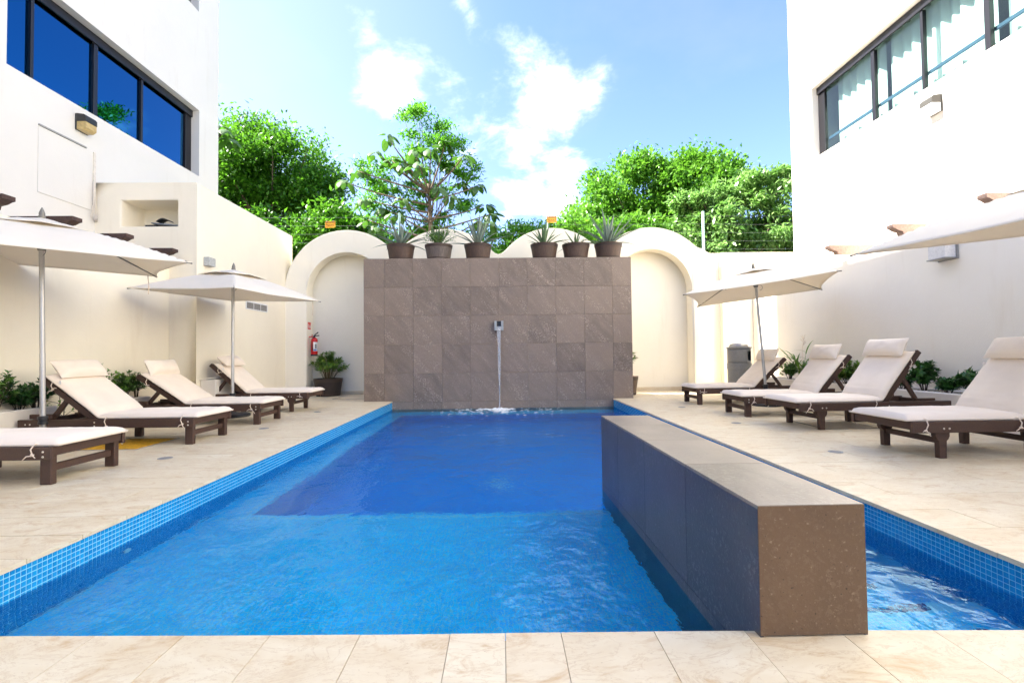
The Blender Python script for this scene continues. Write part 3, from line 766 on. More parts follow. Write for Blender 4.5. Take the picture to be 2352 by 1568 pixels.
for i, h in enumerate(HR):
    win = window(rb, XRU, -1, *h, [3.9, 4.6, 5.55, 6.60, 7.65, 8.70], M['glass_clear'], .20, low=.34)
    rm = MB()
    x0, x1 = XRU+.201, XRU+2.2
    rm.add([(x1,h[0]-.1,h[2]-.1),(x1,h[1]+.1,h[2]-.1),(x1,h[1]+.1,h[3]+.1),(x1,h[0]-.1,h[3]+.1)], [(0,1,2,3)])
    for z in (h[2]-.1, h[3]+.1): rm.add([(x0,h[0]-.1,z),(x1,h[0]-.1,z),(x1,h[1]+.1,z),(x0,h[1]+.1,z)], [(0,1,2,3)])
    for y in (h[0]-.1, h[1]+.1): rm.add([(x0,y,h[2]-.1),(x1,y,h[2]-.1),(x1,y,h[3]+.1),(x0,y,h[3]+.1)], [(0,1,2,3)])
    P_('room', rm, M['room'], rb, fixn=False)
    for (ya, yb) in ((3.4, 5.5), (5.9, 6.55), (6.7, 8.6), (8.75, 9.95)):
        q = MB()
        def cf(u, v, ya=ya, yb=yb, h=h):
            y = ya+(yb-ya)*u; ph = y*34+.8*math.sin(y*5)
            return (XRU+.40+.035*math.sin(ph)+.02*math.sin(ph*.43), y, h[2]-.05+(h[3]-h[2]+.1)*v)
        q.grid(cf, int((yb-ya)*60), 2); P_('curtain', q, M['curtain'], rb, smooth=True, fixn=False)

# ---- stone fountain wall, tile by tile
FW0, FW1, FWT = -2.893, 2.745, 2.977
fw = thing('fountain_wall', 'brown stone-tiled fountain wall standing at the far end of the pool', 'wall', (0, 10.2, 0))
q = MB(); q.box(FW0+.02, FW1-.02, YW+.014, YW+.50, -.9, FWT-.014); P_('core', q, M['grout'], fw)
gx = [FW0]+[-2.463+.6*i for i in range(9)]+[FW1]; gz = [FWT-.6*i for i in range(6)]+[-.60]
for i in range(len(gx)-1):
    for j in range(len(gz)-1):
        if j == 5 and i in (0, len(gx)-2): z1 = -.02
        else: z1 = gz[j+1]
        cxm, czm = (gx[i]+gx[i+1])/2, (gz[j]+z1)/2
        q = MB(); a, b = gx[i]-cxm+.0015, gx[i+1]-cxm-.0015; c, d = z1-czm+.0015, gz[j]-czm-.0015
        if j == 5: xx0 = max(gx[i], XL+.003)-cxm if 0 < i < len(gx)-2 else a
        q.cbox(a, b, -.009, .011, c, d, .0015)
        if j == 5 and i in (0, len(gx)-2): continue
        o = obj('tile', q, M['stone'], fw); o.location = (cxm, YW+.002+random.uniform(0, .0012)-10.2, czm)
for x, s in ((FW0, 1), (FW1, -1)):
    for j in range(5):
        q = MB(); q.cbox(-.009, .011, -.249, .249, -.2985, .2985, .0015); o = obj('end_tile', q, M['stone'], fw); o.location = (x+s*.012, YW+.263-10.2, FWT-.3-.6*j)
for i in range(10):
    q = MB(); L_ = gx[i+1]-gx[i]; q.cbox(-L_/2+.0015, L_/2-.0015, -.25, .25, -.006, .006, .0015); o = obj('cap_tile', q, M['stone'], fw); o.location = ((gx[i]+gx[i+1])/2, YW+.262-10.2, FWT+.0055)

# ---- stone bench block standing in the pool
bn = thing('stone_block', 'long brown stone-tiled block jutting into the pool beside the steps', 'block', (1.05, 2.7, 0))
BT = .437
def bcorner(u, v):   # u across 0..1, v along 0..1
    a = Vector(BF[0]).lerp(Vector(BF[1]), u); b = Vector(BF[3]).lerp(Vector(BF[2]), u); return a.lerp(b, v)
cor = [bcorner(.02,.006), bcorner(.98,.006), bcorner(.98,.994), bcorner(.02,.994)]
q = MB(); q.prism([tuple(c) for c in cor], 2, -1.5, BT-.012); P_('core', q, M['grout'], bn)
def slab_quad(pts_bottom, pts_top, th_dir, name, mat, parent):
    pass
def panel(parent, name, p00, p10, p11, p01, th, mat):      # thin slab from 4 corners, extruded along inward normal
    p = [Vector(x) for x in (p00, p10, p11, p01)]; c = sum(p, Vector())/4
    n = (p[1]-p[0]).cross(p[3]-p[0]).normalized()
    p = [x+(c-x).normalized()*.002 for x in p]
    vs = [x-c for x in p]+[x-c-n*th for x in p]
    q = MB(); q.add(vs, [(0,1,2,3),(7,6,5,4),(0,4,5,1),(1,5,6,2),(2,6,7,3),(3,7,4,0)])
    o = obj(name, q, mat, parent); o.location = c-Vector(parent.location); return o
vs_ = [0, .26, .52, .78, 1.0]
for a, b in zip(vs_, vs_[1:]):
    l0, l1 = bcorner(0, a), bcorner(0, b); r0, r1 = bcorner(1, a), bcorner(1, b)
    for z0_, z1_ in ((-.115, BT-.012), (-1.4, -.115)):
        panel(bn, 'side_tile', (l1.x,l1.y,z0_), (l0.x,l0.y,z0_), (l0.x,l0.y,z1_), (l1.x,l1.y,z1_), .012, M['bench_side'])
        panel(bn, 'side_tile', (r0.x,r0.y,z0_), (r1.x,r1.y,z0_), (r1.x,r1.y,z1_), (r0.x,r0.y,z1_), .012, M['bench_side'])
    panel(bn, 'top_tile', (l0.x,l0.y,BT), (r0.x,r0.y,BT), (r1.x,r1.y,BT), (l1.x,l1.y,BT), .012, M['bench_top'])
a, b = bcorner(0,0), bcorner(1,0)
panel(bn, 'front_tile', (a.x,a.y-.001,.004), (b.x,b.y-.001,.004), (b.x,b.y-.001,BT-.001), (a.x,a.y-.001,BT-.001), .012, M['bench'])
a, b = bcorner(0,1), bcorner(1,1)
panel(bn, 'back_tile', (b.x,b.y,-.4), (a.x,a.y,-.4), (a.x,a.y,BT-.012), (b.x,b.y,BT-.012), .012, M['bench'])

# ================================================================== OBJECTS
# ---- loungers
def cushion(path, W_, T, seed, nu=44, nv=18, fold=None, corner=.0):
    """path(s)->(x,z,nx,nz), s in 0..1; a stuffed pad with piping-like pinched edge"""
    mb = MB(); rings = []
    def th(u, v):
        e = (1-abs(2*v-1)**7)**.5 if abs(2*v-1) < 1 else 0
        k = min(u, 1-u)*path.L; e2 = 1-max(0, 1-k/.05)**2.2
        t_ = T*(.16+.84*e*max(0, e2)**.5)
        if fold: t_ *= 1-.30*math.exp(-((u-fold)/.022)**2)
        return t_
    def pt(u, v, top):
        x, z, nx, nz_ = path(u)
        w_ = W_*(1-corner*(math.sin(PI*u)*.0)); y = (v-.5)*w_
        y *= 1+.012*mnoise.noise((u*9+seed, v*3, 1.3))
        d = th(u, v); amp = .006
        wr = amp*mnoise.noise((u*path.L*7+seed*3.1, y*5, .5))+.0032*mnoise.noise((u*path.L*20+seed, y*7, 2.5))
        if fold:
            f = math.exp(-((u-fold-.03)/.06)**2); wr += f*.013*math.sin(u*path.L*95+2*mnoise.noise((y*6, seed, 0)))*(.5+.5*mnoise.noise((y*4, u*20, seed)))
        edge = 1-abs(2*v-1)**10
        return (x+nx*(d+wr*edge), y, z+nz_*(d+wr*edge)) if top else (x, y, z)
    mb.grid(lambda u, v: pt(u, v, True), nu, nv); o_ = len(mb.v)
    mb.grid(lambda u, v: pt(u, v, False), nu, nv)
    n1 = nv+1; b0 = (nu+1)*n1
    for i in range(nu):
        for j in (0, nv): mb.f.append((i*n1+j, (i+1)*n1+j, b0+(i+1)*n1+j, b0+i*n1+j))
    for j in range(nv):
        for i in (0, nu): mb.f.append((i*n1+j, i*n1+j+1, b0+i*n1+j+1, b0+i*n1+j))
    return mb
class Path:
    def __init__(s, pts):
        s.p = pts; s.l = [0]
        for a, b in zip(pts, pts[1:]): s.l.append(s.l[-1]+math.hypot(b[0]-a[0], b[1]-a[1]))
        s.L = s.l[-1]
    def raw(s, u):
        d = max(0, min(1, u))*s.L
        for i in range(len(s.p)-1):
            if d <= s.l[i+1]+1e-9:
                k = (d-s.l[i])/(s.l[i+1]-s.l[i]); a, b = s.p[i], s.p[i+1]; return (a[0]+(b[0]-a[0])*k, a[1]+(b[1]-a[1])*k)
        return s.p[-1]
    def __call__(s, u):
        x, z = s.raw(u); a = s.raw(u-.012); b = s.raw(u+.012); t_ = math.atan2(b[1]-a[1], b[0]-a[0]); return x, z, -math.sin(t_), math.cos(t_)
def pillow(W_, H_, T, seed):
    mb = MB(); nu, nv = 22, 12
    def pt(u, v, s):
        a, b = 2*u-1, 2*v-1
        x = a*W_/2*(1-.05*(1-b*b)); y = b*H_/2*(1-.07*(1-a*a))
        z = s*T/2*max(0, (1-abs(a)**3.2))**.62*max(0, (1-abs(b)**2.6))**.62
        z += s*(.010*mnoise.noise((a*3+seed, b*3, s))+.005*mnoise.noise((a*8+seed, b*5, s)))*(1-abs(a)**4)*(1-abs(b)**4)
        return (x, y, z)
    mb.grid(lambda u, v: pt(u, v, 1), nu, nv); mb.grid(lambda u, v: pt(u, v, -1), nu, nv); return mb

slat_me = MB().cbox(-.04, .04, -.315, .315, -.010, .010, .003).mesh('slat', M['lumber'])
bolt_me = MB().lathe([(.0,.006),(.006,.005),(.0085,.002),(.009,0)], 10, Matrix.Rotation(PI/2,4,'X')).mesh('bolt', M['bolt'])
def lounger(loc, rz, kind, ang, label, seed, pillow_tilt=0.0, pillow_up=0.0):
    r = thing('sun_lounger', label, 'sun lounger', loc, (0, 0, rz), 'sun loungers along the pool')
    L_, Wd = 1.92, .72; top = .295 if kind == 'A' else .328; rh = .10
    for s in (-1, 1):
        q = MB(); y = s*(Wd/2-.017); q.cbox(0, L_, y-.017, y+.017, top-rh, top, .006); obj('side_rail', q, M['lumber'], r)
    q = MB(); q.cbox(.012, .050, -Wd/2+.035, Wd/2-.035, top-.075, top-.002, .005); obj('foot_board', q, M['lumber'], r)
    q = MB(); q.cbox(L_-.05, L_-.012, -Wd/2+.035, Wd/2-.035, top-.08, top-.012, .005); obj('head_board', q, M['lumber'], r)
    if kind == 'A':
        lx = (.03, 1.05)
        for x in lx:
            for s in (-1, 1):
                q = MB(); y = s*(Wd/2-.062); q.cbox(x, x+.088, y-.026, y+.026, 0, top-.012, .006); obj('leg', q, M['lumber'], r)
            q = MB(); q.cbox(x+.025, x+.063, -Wd/2+.089, Wd/2-.089, .095, .150, .005) if x < .5 else q.cbox(x+.02, x+.055, -Wd/2+.089, Wd/2-.089, top-.11, top-.03, .005); obj('stretcher', q, M['lumber'], r)
    else:
        lx = (.24, 1.06)
        for x in lx:
            for s in (-1, 1):
                y = s*(Wd/2-.060); q = MB()
                h = top-rh
                q.prism([(x, top-.02), (x, h-.035), (x+.012, h-.06), (x+.028, h-.075), (x+.032, 0), (x+.092, 0), (x+.096, h-.075), (x+.112, h-.06), (x+.124, h-.035), (x+.124, top-.02)], 1, y-.025, y+.025); obj('leg', q, M['lumber'], r)
            q = MB(); q.cbox(x+.045, x+.08, -Wd/2+.086, Wd/2-.086, .125, .175, .005); obj('stretcher', q, M['lumber'], r)
        if kind == 'B':
            q = MB(); q.cbox(lx[0]+.125, lx[1]+.03, Wd/2-.085-.02, Wd/2-.085+.0, .10, .15, .004)
    hinge = 1.09
    for i in range(9):
        o = link('slat', slat_me, r); o.location = (.10+i*.112, 0, top-.022)
    ca, sa = math.cos(ang), math.sin(ang); BL = .80
    Mb = Matrix.Translation((hinge, 0, top-.03)) @ Matrix.Rotation(-ang, 4, 'Y')
    for s in (-1, 1):
        q = MB(); y = s*(Wd/2-.060); q.cbox(-.03, BL, y-.019, y+.019, -.035, .030, .006, Mb); obj('back_rail', q, M['lumber'], r)
    for i in range(7):
        o = link('slat', slat_me, r); o.matrix_local = Mb @ Matrix.Translation((.08+i*.108, 0, .042))
    # prop behind the backrest
    pt_ = Mb @ Vector((.44, 0, -.03)); bx = pt_.x+.22
    for s in (-1, 1):
        y = s*(Wd/2-.105); d = Vector((bx, y, top-.06))-Vector((pt_.x, y, pt_.z)); a_ = math.atan2(d.z, d.x); ln = math.hypot(d.x, d.z)
        q = MB(); q.cbox(-.02, ln, -.016, .016, -.026, .026, .005, TR(pt_.x, y, pt_.z, ry=-a_)); obj('prop', q, M['lumber'], r)
    q = MB(); q.cbox(bx-.05, bx+.01, -Wd/2+.09, Wd/2-.09, top-.075, top-.045, .004); obj('prop_bar', q, M['lumber'], r)
    q = MB(); q.cbox(bx-.09, bx+.16, Wd/2-.085, Wd/2-.045, top+.003, top+.055, .005); obj('notch_block', q, M['lumber'], r)
    q = MB(); q.cbox(bx-.09, bx+.16, -Wd/2+.045, -Wd/2+.085, top+.003, top+.03, .005); obj('notch_block', q, M['lumber'], r)
    for s in (-1, 1):
        bl = [(lx[0]+.03, top-.038), (lx[0]+.03, top-.075), (lx[1]+.03, top-.035), (lx[1]+.03, top-.075), (L_-.09, top-.05), (L_-.14, top-.05)] if kind == 'A' else [(lx[0]+.04, top-.062), (lx[0]+.09, top-.062), (lx[1]+.06, top-.05)]
        for x, z in bl:
            o = link('bolt', bolt_me, r); o.location = (x, s*(Wd/2+.0005), z)
            if s > 0: o.rotation_euler = (0, 0, PI)
    # mattress
    z0 = top+.003
    h2 = Mb @ Vector((.04, 0, .055)); e2 = Mb @ Vector((BL-.05, 0, .055))
    pts = [(-.035, z0), (.25, z0), (.6, z0), (hinge-.10, z0), (hinge-.03, z0+.006), (h2.x+.02, h2.z+.01)]
    for k in (.2, .45, .75, 1.0): pts.append((h2.x+(e2.x-h2.x)*k, h2.z+(e2.z-h2.z)*k))
    pth = Path(pts); fold = (hinge-.02+.035)/pth.L
    mt = obj('mattress', cushion(pth, Wd-.045, .062, seed, nu=70, nv=24, fold=fold), M['cushion'], r, smooth=True)
    pp = MB()
    for s in (-1, 1):
        pp.tube([(pth(u)[0]-pth(u)[2]*-.012, s*(Wd-.045)/2*(1+.012*mnoise.noise((u*9+seed, 1.5+1.5*s, 1.3))), pth(u)[1]+pth(u)[3]*.012) for u in np.linspace(0, 1, 40)], .0042, 5)
    pp.tube([(-.036, (v-.5)*(Wd-.045), z0+.012) for v in np.linspace(0, 1, 10)], .0042, 5)
    obj('piping', pp, M['cushion'], mt, smooth=True)
    # head pillow
    Mp = Mb @ Matrix.Translation((BL-.075+pillow_up, 0, .170)) @ Matrix.Rotation(pillow_tilt, 4, 'Y') @ Matrix.Rotation(PI/2, 4, 'Z')
    o = obj('pillow', pillow(Wd-.09, .25, .165, seed), M['cushion'], r, smooth=True); o.matrix_local = Mp
    # tapes that tie the pad to the frame
    rr = random.Random(seed)
    def tape(p, n):
        q = MB(); s = n
        p = Vector(p); k = p+Vector((rr.uniform(-.03, .0), s*.028, -.075-rr.uniform(0, .02)))
        q.tube([p+Vector((0, -s*.03, .012)), p+Vector((.0, s*.012, .008)), p.lerp(k, .5)+Vector((.012, s*.016, .008)), k], .0048, 5)
        for sg in (-1, 1):
            e = k+Vector((sg*rr.uniform(.03, .065), s*.012, rr.uniform(-.06, .02)))
            q.tube([k, k.lerp(e, .5)+Vector((0, s*.01, .012)), e], [.005, .0045, .0038], 5)
        q.tube([k+Vector((-.012, 0, .004)), k+Vector((0, s*.008, .01)), k+Vector((.012, 0, -.004))], [.006, .009, .006], 6)
        obj('tie', q, M['tie'], r, smooth=True)
    for s in (-1, 1):
        y = s*(Wd/2-.018)
        tape((.13, y, z0+.01), s); tape((hinge-.13, y, z0+.01), s)
        v = Mb @ Vector((BL-.16, 0, .05)); tape((v.x, y-.02*s, v.z), s)
    if seed % 2 == 0:
        v = Mb @ Vector((BL-.22, 0, .1)); q = MB(); q.box(-.012, .012, -.002, .002, -.02, .02, TR(v.x, -Wd/2+.03 if rz == 0 else Wd/2-.03, v.z)); obj('care_label', q, M['label'], r)
    return r
D = math.radians
lounger((-3.43, 4.045, 0), PI+D(.3), 'A', D(36), 'brown lounger nearest the camera on the left, cut off by the picture edge', 1)
lounger((-3.40, 5.665, 0), PI-D(.6), 'A', D(38), 'brown lounger beside the near left parasol pole, second from the left edge', 2, -.25, .0)
lounger((-3.42, 7.135, 0), PI-D(.2), 'A', D(34), 'brown lounger on the left with a small upright pillow, third along the pool', 3, -.55, .02)
lounger((-3.36, 8.62, 0), PI+D(.3), 'B', D(42), 'farthest brown lounger on the left, near the fire extinguisher niche', 4, .05, -.03)
lounger((3.49, 8.855, 0), D(.3), 'A', D(44), 'farthest brown lounger on the right, in front of the litter bin', 5, -.35, .0)
lounger((3.50, 7.18, 0), D(-.2), 'A', D(50), 'brown lounger on the right with parasol pole just behind it, second from the back', 6, -.3, .01)
lounger((3.54, 5.99, 0), D(2.0), 'B', D(53), 'brown lounger with tapered legs standing over the floor hatch on the right', 7, -.22, .01)
lounger((3.55, 4.43, 0), D(.6), 'B', D(50), 'brown lounger nearest the camera on the right, cut off by the picture edge', 8, -.1, .0)

# ---- parasols
def parasol(loc, rz, label, lean=(0, 0), tilt=(0, 0), S=1.15, drop=.0):
    r = thing('parasol', label, 'parasol', loc, (lean[0], lean[1], 0), 'cream square parasols')
    q = MB(); q.lathe([(.0,.0),(.255,.0),(.262,.012),(.258,.035),(.24,.052),(.10,.062),(.06,.075),(.035,.09),(.0,.09)], 40, cap=False); sharp(obj('base', q, M['black'], r))
    q = MB(); q.lathe([(.027,.08),(.027,.30)], 20); sharp(obj('base_tube', q, M['steel'], r))
    q = MB(); q.lathe([(.030,.285),(.040,.29),(.040,.315),(.034,.318),(.034,.335),(.043,.34),(.043,.372),(.030,.376)], 20); sharp(obj('collar', q, M['black'], r))
    q = MB(); q.lathe([(.024,.36),(.024,1.02),(.0225,1.022),(.0225,2.16)], 20); sharp(obj('pole', q, M['alu'], r))
    q = MB(); q.lathe([(.030,2.09),(.045,2.13),(.050,2.155),(.050,2.18),(.030,2.19)], 20); sharp(obj('hub', q, M['hub'], r))
    T = Matrix.Translation((0, 0, 2.16-drop)) @ Matrix.Rotation(tilt[0], 4, 'X') @ Matrix.Rotation(tilt[1], 4, 'Y') @ Matrix.Rotation(rz, 4, 'Z') @ Matrix.Translation((0, 0, -2.16))
    zc, zp = 2.015, 2.40
    def cz_(a, b):
        m_ = max(abs(a), abs(b)); d_ = min(abs(a), abs(b))
        rib = zc+(zp-zc)*(1-m_)+.035*math.sin(PI*m_)
        return rib-.030*(1-(d_/m_ if m_ > 1e-6 else 1))*math.sin(PI*min(1, m_*.9))+.005*mnoise.noise((a*2+loc[0], b*2, 1))*m_
    def cfn(u, v):
        a, b = 2*u-1, 2*v-1
        x = a*S*(1-.085*(1-b*b)*abs(a)**3); y = b*S*(1-.085*(1-a*a)*abs(b)**3)
        return T @ Vector((x, y, cz_(a, b)))
    q = MB(); q.grid(cfn, 36, 36); o = obj('canopy', q, M['canvas'], r, fixn=False); sharp(o, 20)
    mo = o.modifiers.new('thick', 'SOLIDIFY'); mo.thickness = .004; mo.offset = 0
    # hem
    q = MB(); ring = [cfn(t_, 0) for t_ in np.linspace(0, 1, 20)]+[cfn(1, t_) for t_ in np.linspace(0, 1, 20)]+[cfn(1-t_, 1) for t_ in np.linspace(0, 1, 20)]+[cfn(0, 1-t_) for t_ in np.linspace(0, 1, 20)]
    q.tube(ring, .0055, 5); obj('hem', q, M['canvas'], o, smooth=True)
    def vfn(u, v):
        a, b = 2*u-1, 2*v-1; m_ = max(abs(a), abs(b)); d_ = min(abs(a), abs(b)); k = .34
        return T @ Vector((a*k*(1-.10*(1-b*b)*abs(a)**3), b*k*(1-.10*(1-a*a)*abs(b)**3), zp+.035-.115*m_+.03*(1-(d_/m_ if m_ else 1))*m_+.008*mnoise.noise((a*3, b*3, loc[1]))))
    q = MB(); q.grid(vfn, 16, 16); o = obj('vent_flap', q, M['canvas'], r, fixn=False); sharp(o, 20); mo = o.modifiers.new('thick', 'SOLIDIFY'); mo.thickness = .004
    q = MB(); q.lathe([(.022,2.40),(.030,2.425),(.030,2.45),(.024,2.455),(.026,2.475),(.018,2.505),(.004,2.54)], 16, T); sharp(obj('finial', q, M['hub'], r))
    for sx in (-1, 1):
        for s_y in (-1, 1):
            c = T @ Vector((sx*S*.995, s_y*S*.995, zc-.008)); p0 = T @ Vector((sx*.03, s_y*.03, zp-.02)); mid = T @ Vector((sx*S*.46, s_y*S*.46, zc+(zp-zc)*.54+.018))
            q = MB(); q.tube([p0, mid, c], [.009, .008, .006], 6); rib = obj('rib', q, M['hub'], r, smooth=True)
            q = MB(); q.lathe([(.0,-.03),(.016,-.025),(.016,.0),(.01,.02),(0,.02)], 8, Matrix.Translation(mid+Vector((0,0,-.012))), cap=False); obj('joint', q, M['hub'], rib)
            h0 = T @ Vector((sx*.03, s_y*.03, 2.165)); q = MB(); q.tube([h0, mid+Vector((0, 0, -.02))], .0065, 6); obj('strut', q, M['hub'], r, smooth=True)
            q = MB(); d_ = (c-mid).normalized(); q.tube([c-d_*.06, c+d_*.012], [.011, .009], 6); obj('rib_tip', q, M['hub'], rib, smooth=True)
    q = MB(); q.tube([(.03, -.02, 2.15)]+[(.03+.06*math.sin(a), -.03-.02*math.sin(a), 2.13-.05*(1-math.cos(a))) for a in np.linspace(.2, 2.9, 8)], .003, 5); obj('cord', q, M['hub'], r)
    if loc[0] < 0:
        c = T @ Vector((S*.9, S*.9, zc)) ; q = MB(); q.tube([c, c+Vector((.01, 0, -.15)), c+Vector((-.005, .01, -.26))], [.006, .005, .008], 5); obj('tie_tape', q, M['tie'], r)
    return r
parasol((-4.75, 5.02, 0), D(43), 'cream parasol nearest the camera on the left, its canopy cut by the picture edge', (0, D(-1.2)), (D(2.5), D(3.6)), 1.12)
parasol((-4.37, 7.78, 0), D(-15), 'cream parasol farther back on the left in front of the wall vent', (0, 0), (D(.8), D(2.2)), .95, .05)
parasol((4.66, 8.30, 0), D(-28), 'leaning cream parasol on the right near the grey litter bin', (0, D(-4.2)), (D(-3), D(-.3)), 1.10)
parasol((4.83, 3.72, 0), D(2), 'cream parasol overhead at the right picture edge, only one canopy corner showing', (0, D(-1)), (D(2.5), D(-5)), 1.15)

# ---- planters with gravel and shrubs
def planter(x0, x1, y0, y1, h, label, gravel_n=300, seed=1):
    r = thing('planter', label, 'planter', ((x0+x1)/2, (y0+y1)/2, 0)); cx_, cy_ = (x0+x1)/2, (y0+y1)/2; t_ = .07
    q = MB(); a, b, c, d = x0-cx_, x1-cx_, y0-cy_, y1-cy_
    q.cbox(a, a+t_, c, d, .001, h, .012); q.cbox(b-t_, b, c, d, .001, h, .012); q.cbox(a+t_+.001, b-t_-.001, c, c+t_, .001, h-.002, .012); q.cbox(a+t_+.001, b-t_-.001, d-t_, d, .001, h-.002, .012)
    obj('planter_wall', q, M['wall_white'], r)
    q = MB(); q.box(a+t_, b-t_, c+t_, d-t_, .05, h-.035); obj('soil', q, M['soil'], r)
    rs = np.random.default_rng(seed); n = gravel_n; V = []
    for i in range(n):
        px_, py_ = rs.uniform(a+t_, b-t_), rs.uniform(c+t_, d-t_); s_ = rs.uniform(.010, .022); z = h-.035+s_*.5
        k = rs.uniform(.7, 1.3, 6)*s_
        p = [(px_+k[0],py_,z),(px_,py_+k[1],z),(px_-k[2],py_,z),(px_,py_-k[3],z),(px_,py_,z+k[4]*.8),(px_,py_,z-k[5])]
        for t3 in ((0,1,4),(1,2,4),(2,3,4),(3,0,4)): V.append([p[t3[0]],p[t3[1]],p[t3[2]]])
    stuff(np_quads('gravel', np.array(V, dtype=np.float32), M['gravel'], r)); return r
planter(-5.648, -5.36, -1.0, 5.84, .40, 'long low white planter along the left wall, nearest part', 700, 1)
planter(-5.648, -5.36, 6.55, 7.36, .385, 'short low white planter on the left behind the third lounger', 160, 2)
planter(5.60, 6.138, -1.0, 10.3, .40, 'long low white planter along the right wall', 1500, 3)
lbx = thing('ledge_box', 'small low white box against the left block behind the farthest lounger', 'box', (-5.05, 8.55, 0))
q = MB(); q.cbox(-.135, .135, -.3, .25, .002, .58, .012); obj('body', q, M['wall_white'], lbx)
q = MB(); q.cbox(-.138, .17, -.32, .27, .582, .60, .004, TR(0, 0, 0, ry=-.12)); obj('lid', q, M['wall_white'], lbx)

def leaf_quads(base, direc, normal, L_, W_, fold=.25):
    """two quads-per-leaf as one 6-gon-free pair: returns (n*2,4,3) quads with a folded midrib"""
    d = direc/np.linalg.norm(direc, axis=1, keepdims=True); s_ = np.cross(d, normal); s_ /= np.linalg.norm(s_, axis=1, keepdims=True)+1e-9; nn = np.cross(s_, d)
    L_ = L_[:, None]; W_ = W_[:, None]
    b = base; tip = base+d*L_-nn*L_*.10; mid = base+d*L_*.45
    lf = mid+s_*W_*.5+nn*W_*fold; rt = mid-s_*W_*.5+nn*W_*fold; m2 = base+d*L_*.75-nn*L_*.02
    q1 = np.stack([b, lf, tip, mid], 1); q2 = np.stack([b, mid, tip, rt], 1)
    # keep each leaf one island: share nothing, but two quads per leaf
    return np.concatenate([q1, q2], 0)
def simple_leaves(base, direc, normal, L_, W_):
    d = direc/(np.linalg.norm(direc, axis=1, keepdims=True)+1e-9); s_ = np.cross(d, normal); s_ /= np.linalg.norm(s_, axis=1, keepdims=True)+1e-9; nn = np.cross(s_, d)
    L_ = L_[:, None]; W_ = W_[:, None]
    return np.stack([base, base+d*L_*.42+s_*W_*.5+nn*W_*.12, base+d*L_-nn*L_*.12, base+d*L_*.42-s_*W_*.5+nn*W_*.12], 1)
def unit3(n, rs):
    v = rs.normal(size=(n, 3)); return v/np.linalg.norm(v, axis=1, keepdims=True)

def shrub(loc, h, rad, label, mat, seed, n_st=7, leaf=.055, wid=.45, dens=1.0, spiky=False, stem_r=.006, open_=.0):
    r = thing('shrub', label, 'shrub', loc, (0, 0, 0), 'shrubs in the planters'); rs = np.random.default_rng(seed)
    st = MB(); B, Dr, Nn, Ls, Ws = [], [], [], [], []
    for i in range(n_st):
        a = 2*PI*i/n_st+rs.uniform(-.5, .5); k = rs.uniform(.15, 1)**.6
        tip = Vector((math.cos(a)*rad*k, math.sin(a)*rad*k, h*(1-.35*k*k)*rs.uniform(.78, 1.05)))
        pts = [Vector((math.cos(a)*.02, math.sin(a)*.02, -.02)), Vector((tip.x*.45, tip.y*.45, tip.z*.45)), tip]
        cur = [pts[0].lerp(pts[1], t_).lerp(pts[1].lerp(pts[2], t_), t_) for t_ in np.linspace(0, 1, 6)]
        st.tube(cur, list(np.linspace(stem_r, stem_r*.35, 6)), 5)
        branches = [cur]
        for bnum in range(4):
            p0 = cur[2+bnum % 3]; d_ = Vector(unit3(1, rs)[0]); d_.z = abs(d_.z)*.6+.35; e = p0+d_.normalized()*h*.30
            bb = [p0, p0.lerp(e, .5), e]; st.tube(bb, [stem_r*.5, stem_r*.4, stem_r*.25], 4); branches.append(bb)
        for br in branches:
            n_l = int((22 if br is cur else 15)*dens)
            for j in range(n_l):
                t_ = 1-rs.uniform(0, .72+.0*j)**1.4; f_ = t_*(len(br)-1); i0 = min(int(f_), len(br)-2); p = br[i0].lerp(br[i0+1], f_-i0)
                ax = (br[i0+1]-br[i0]).normalized(); v = Vector(unit3(1, rs)[0]); v = (v-ax*v.dot(ax)).normalized(); dd = (v*.9+ax*.65+Vector((0, 0, .1))).normalized()
                B.append(p); Dr.append(dd); Nn.append((ax+Vector((0, 0, .6))).normalized()); l_ = leaf*rs.uniform(.6, 1.25); Ls.append(l_); Ws.append(l_*wid)
    obj('stem', st, M['twig'], r)
    V = simple_leaves(np.array(B), np.array(Dr), np.array(Nn), np.array(Ls), np.array(Ws)); stuff(np_quads('foliage', V.astype(np.float32), mat, r)); return r
SZ = .37
left_sh = [((-5.52, 5.28), .50, .17, 'leafy shrub at the left picture edge above the near planter', 'shrub_leaf', 9),
           ((-5.50, 5.52), .33, .17, 'dark shrub just left of the near parasol pole', 'dark_leaf', 9),
           ((-5.50, 5.72), .36, .14, 'dark bushy shrub behind the near left parasol pole', 'dark_leaf', 10),
           ((-5.51, 4.98), .36, .15, 'dark low shrub at the left edge beside the leafy one', 'dark_leaf', 8)]
for (x, y), h, rd, lab, mt, ns in left_sh: shrub((x, y, SZ), h, rd, lab, M[mt], int(y*100), ns)
shrub((-5.52, 6.06, .0), .88, .07, 'slim twig of leaves rising above the second left lounger headrest', M['shrub_bright'], 21, 3, .05)
shrub((-5.52, 6.36, .0), .86, .06, 'tiny leafy tip showing between two twigs over the second left pillow', M['shrub_bright'], 22, 2, .045)
shrub((-5.53, 6.68, SZ-.01), .53, .10, 'tall leafy twig to the right of the second left pillow', M['shrub_bright'], 23, 4, .05)
shrub((-5.50, 7.02, SZ-.01), .44, .16, 'bushy green shrub with reddish flowers behind the third left lounger', M['shrub_leaf'], 24, 12, .05)
shrub((-5.50, 7.25, SZ-.01), .46, .10, 'upright green shrub touching the third left lounger headrest', M['shrub_leaf'], 25, 6, .05)
shrub((5.86, 6.50, SZ), .43, .17, 'tallest dark green shrub right of the third right lounger', M['dark_leaf'], 31, 11, .075, .5)
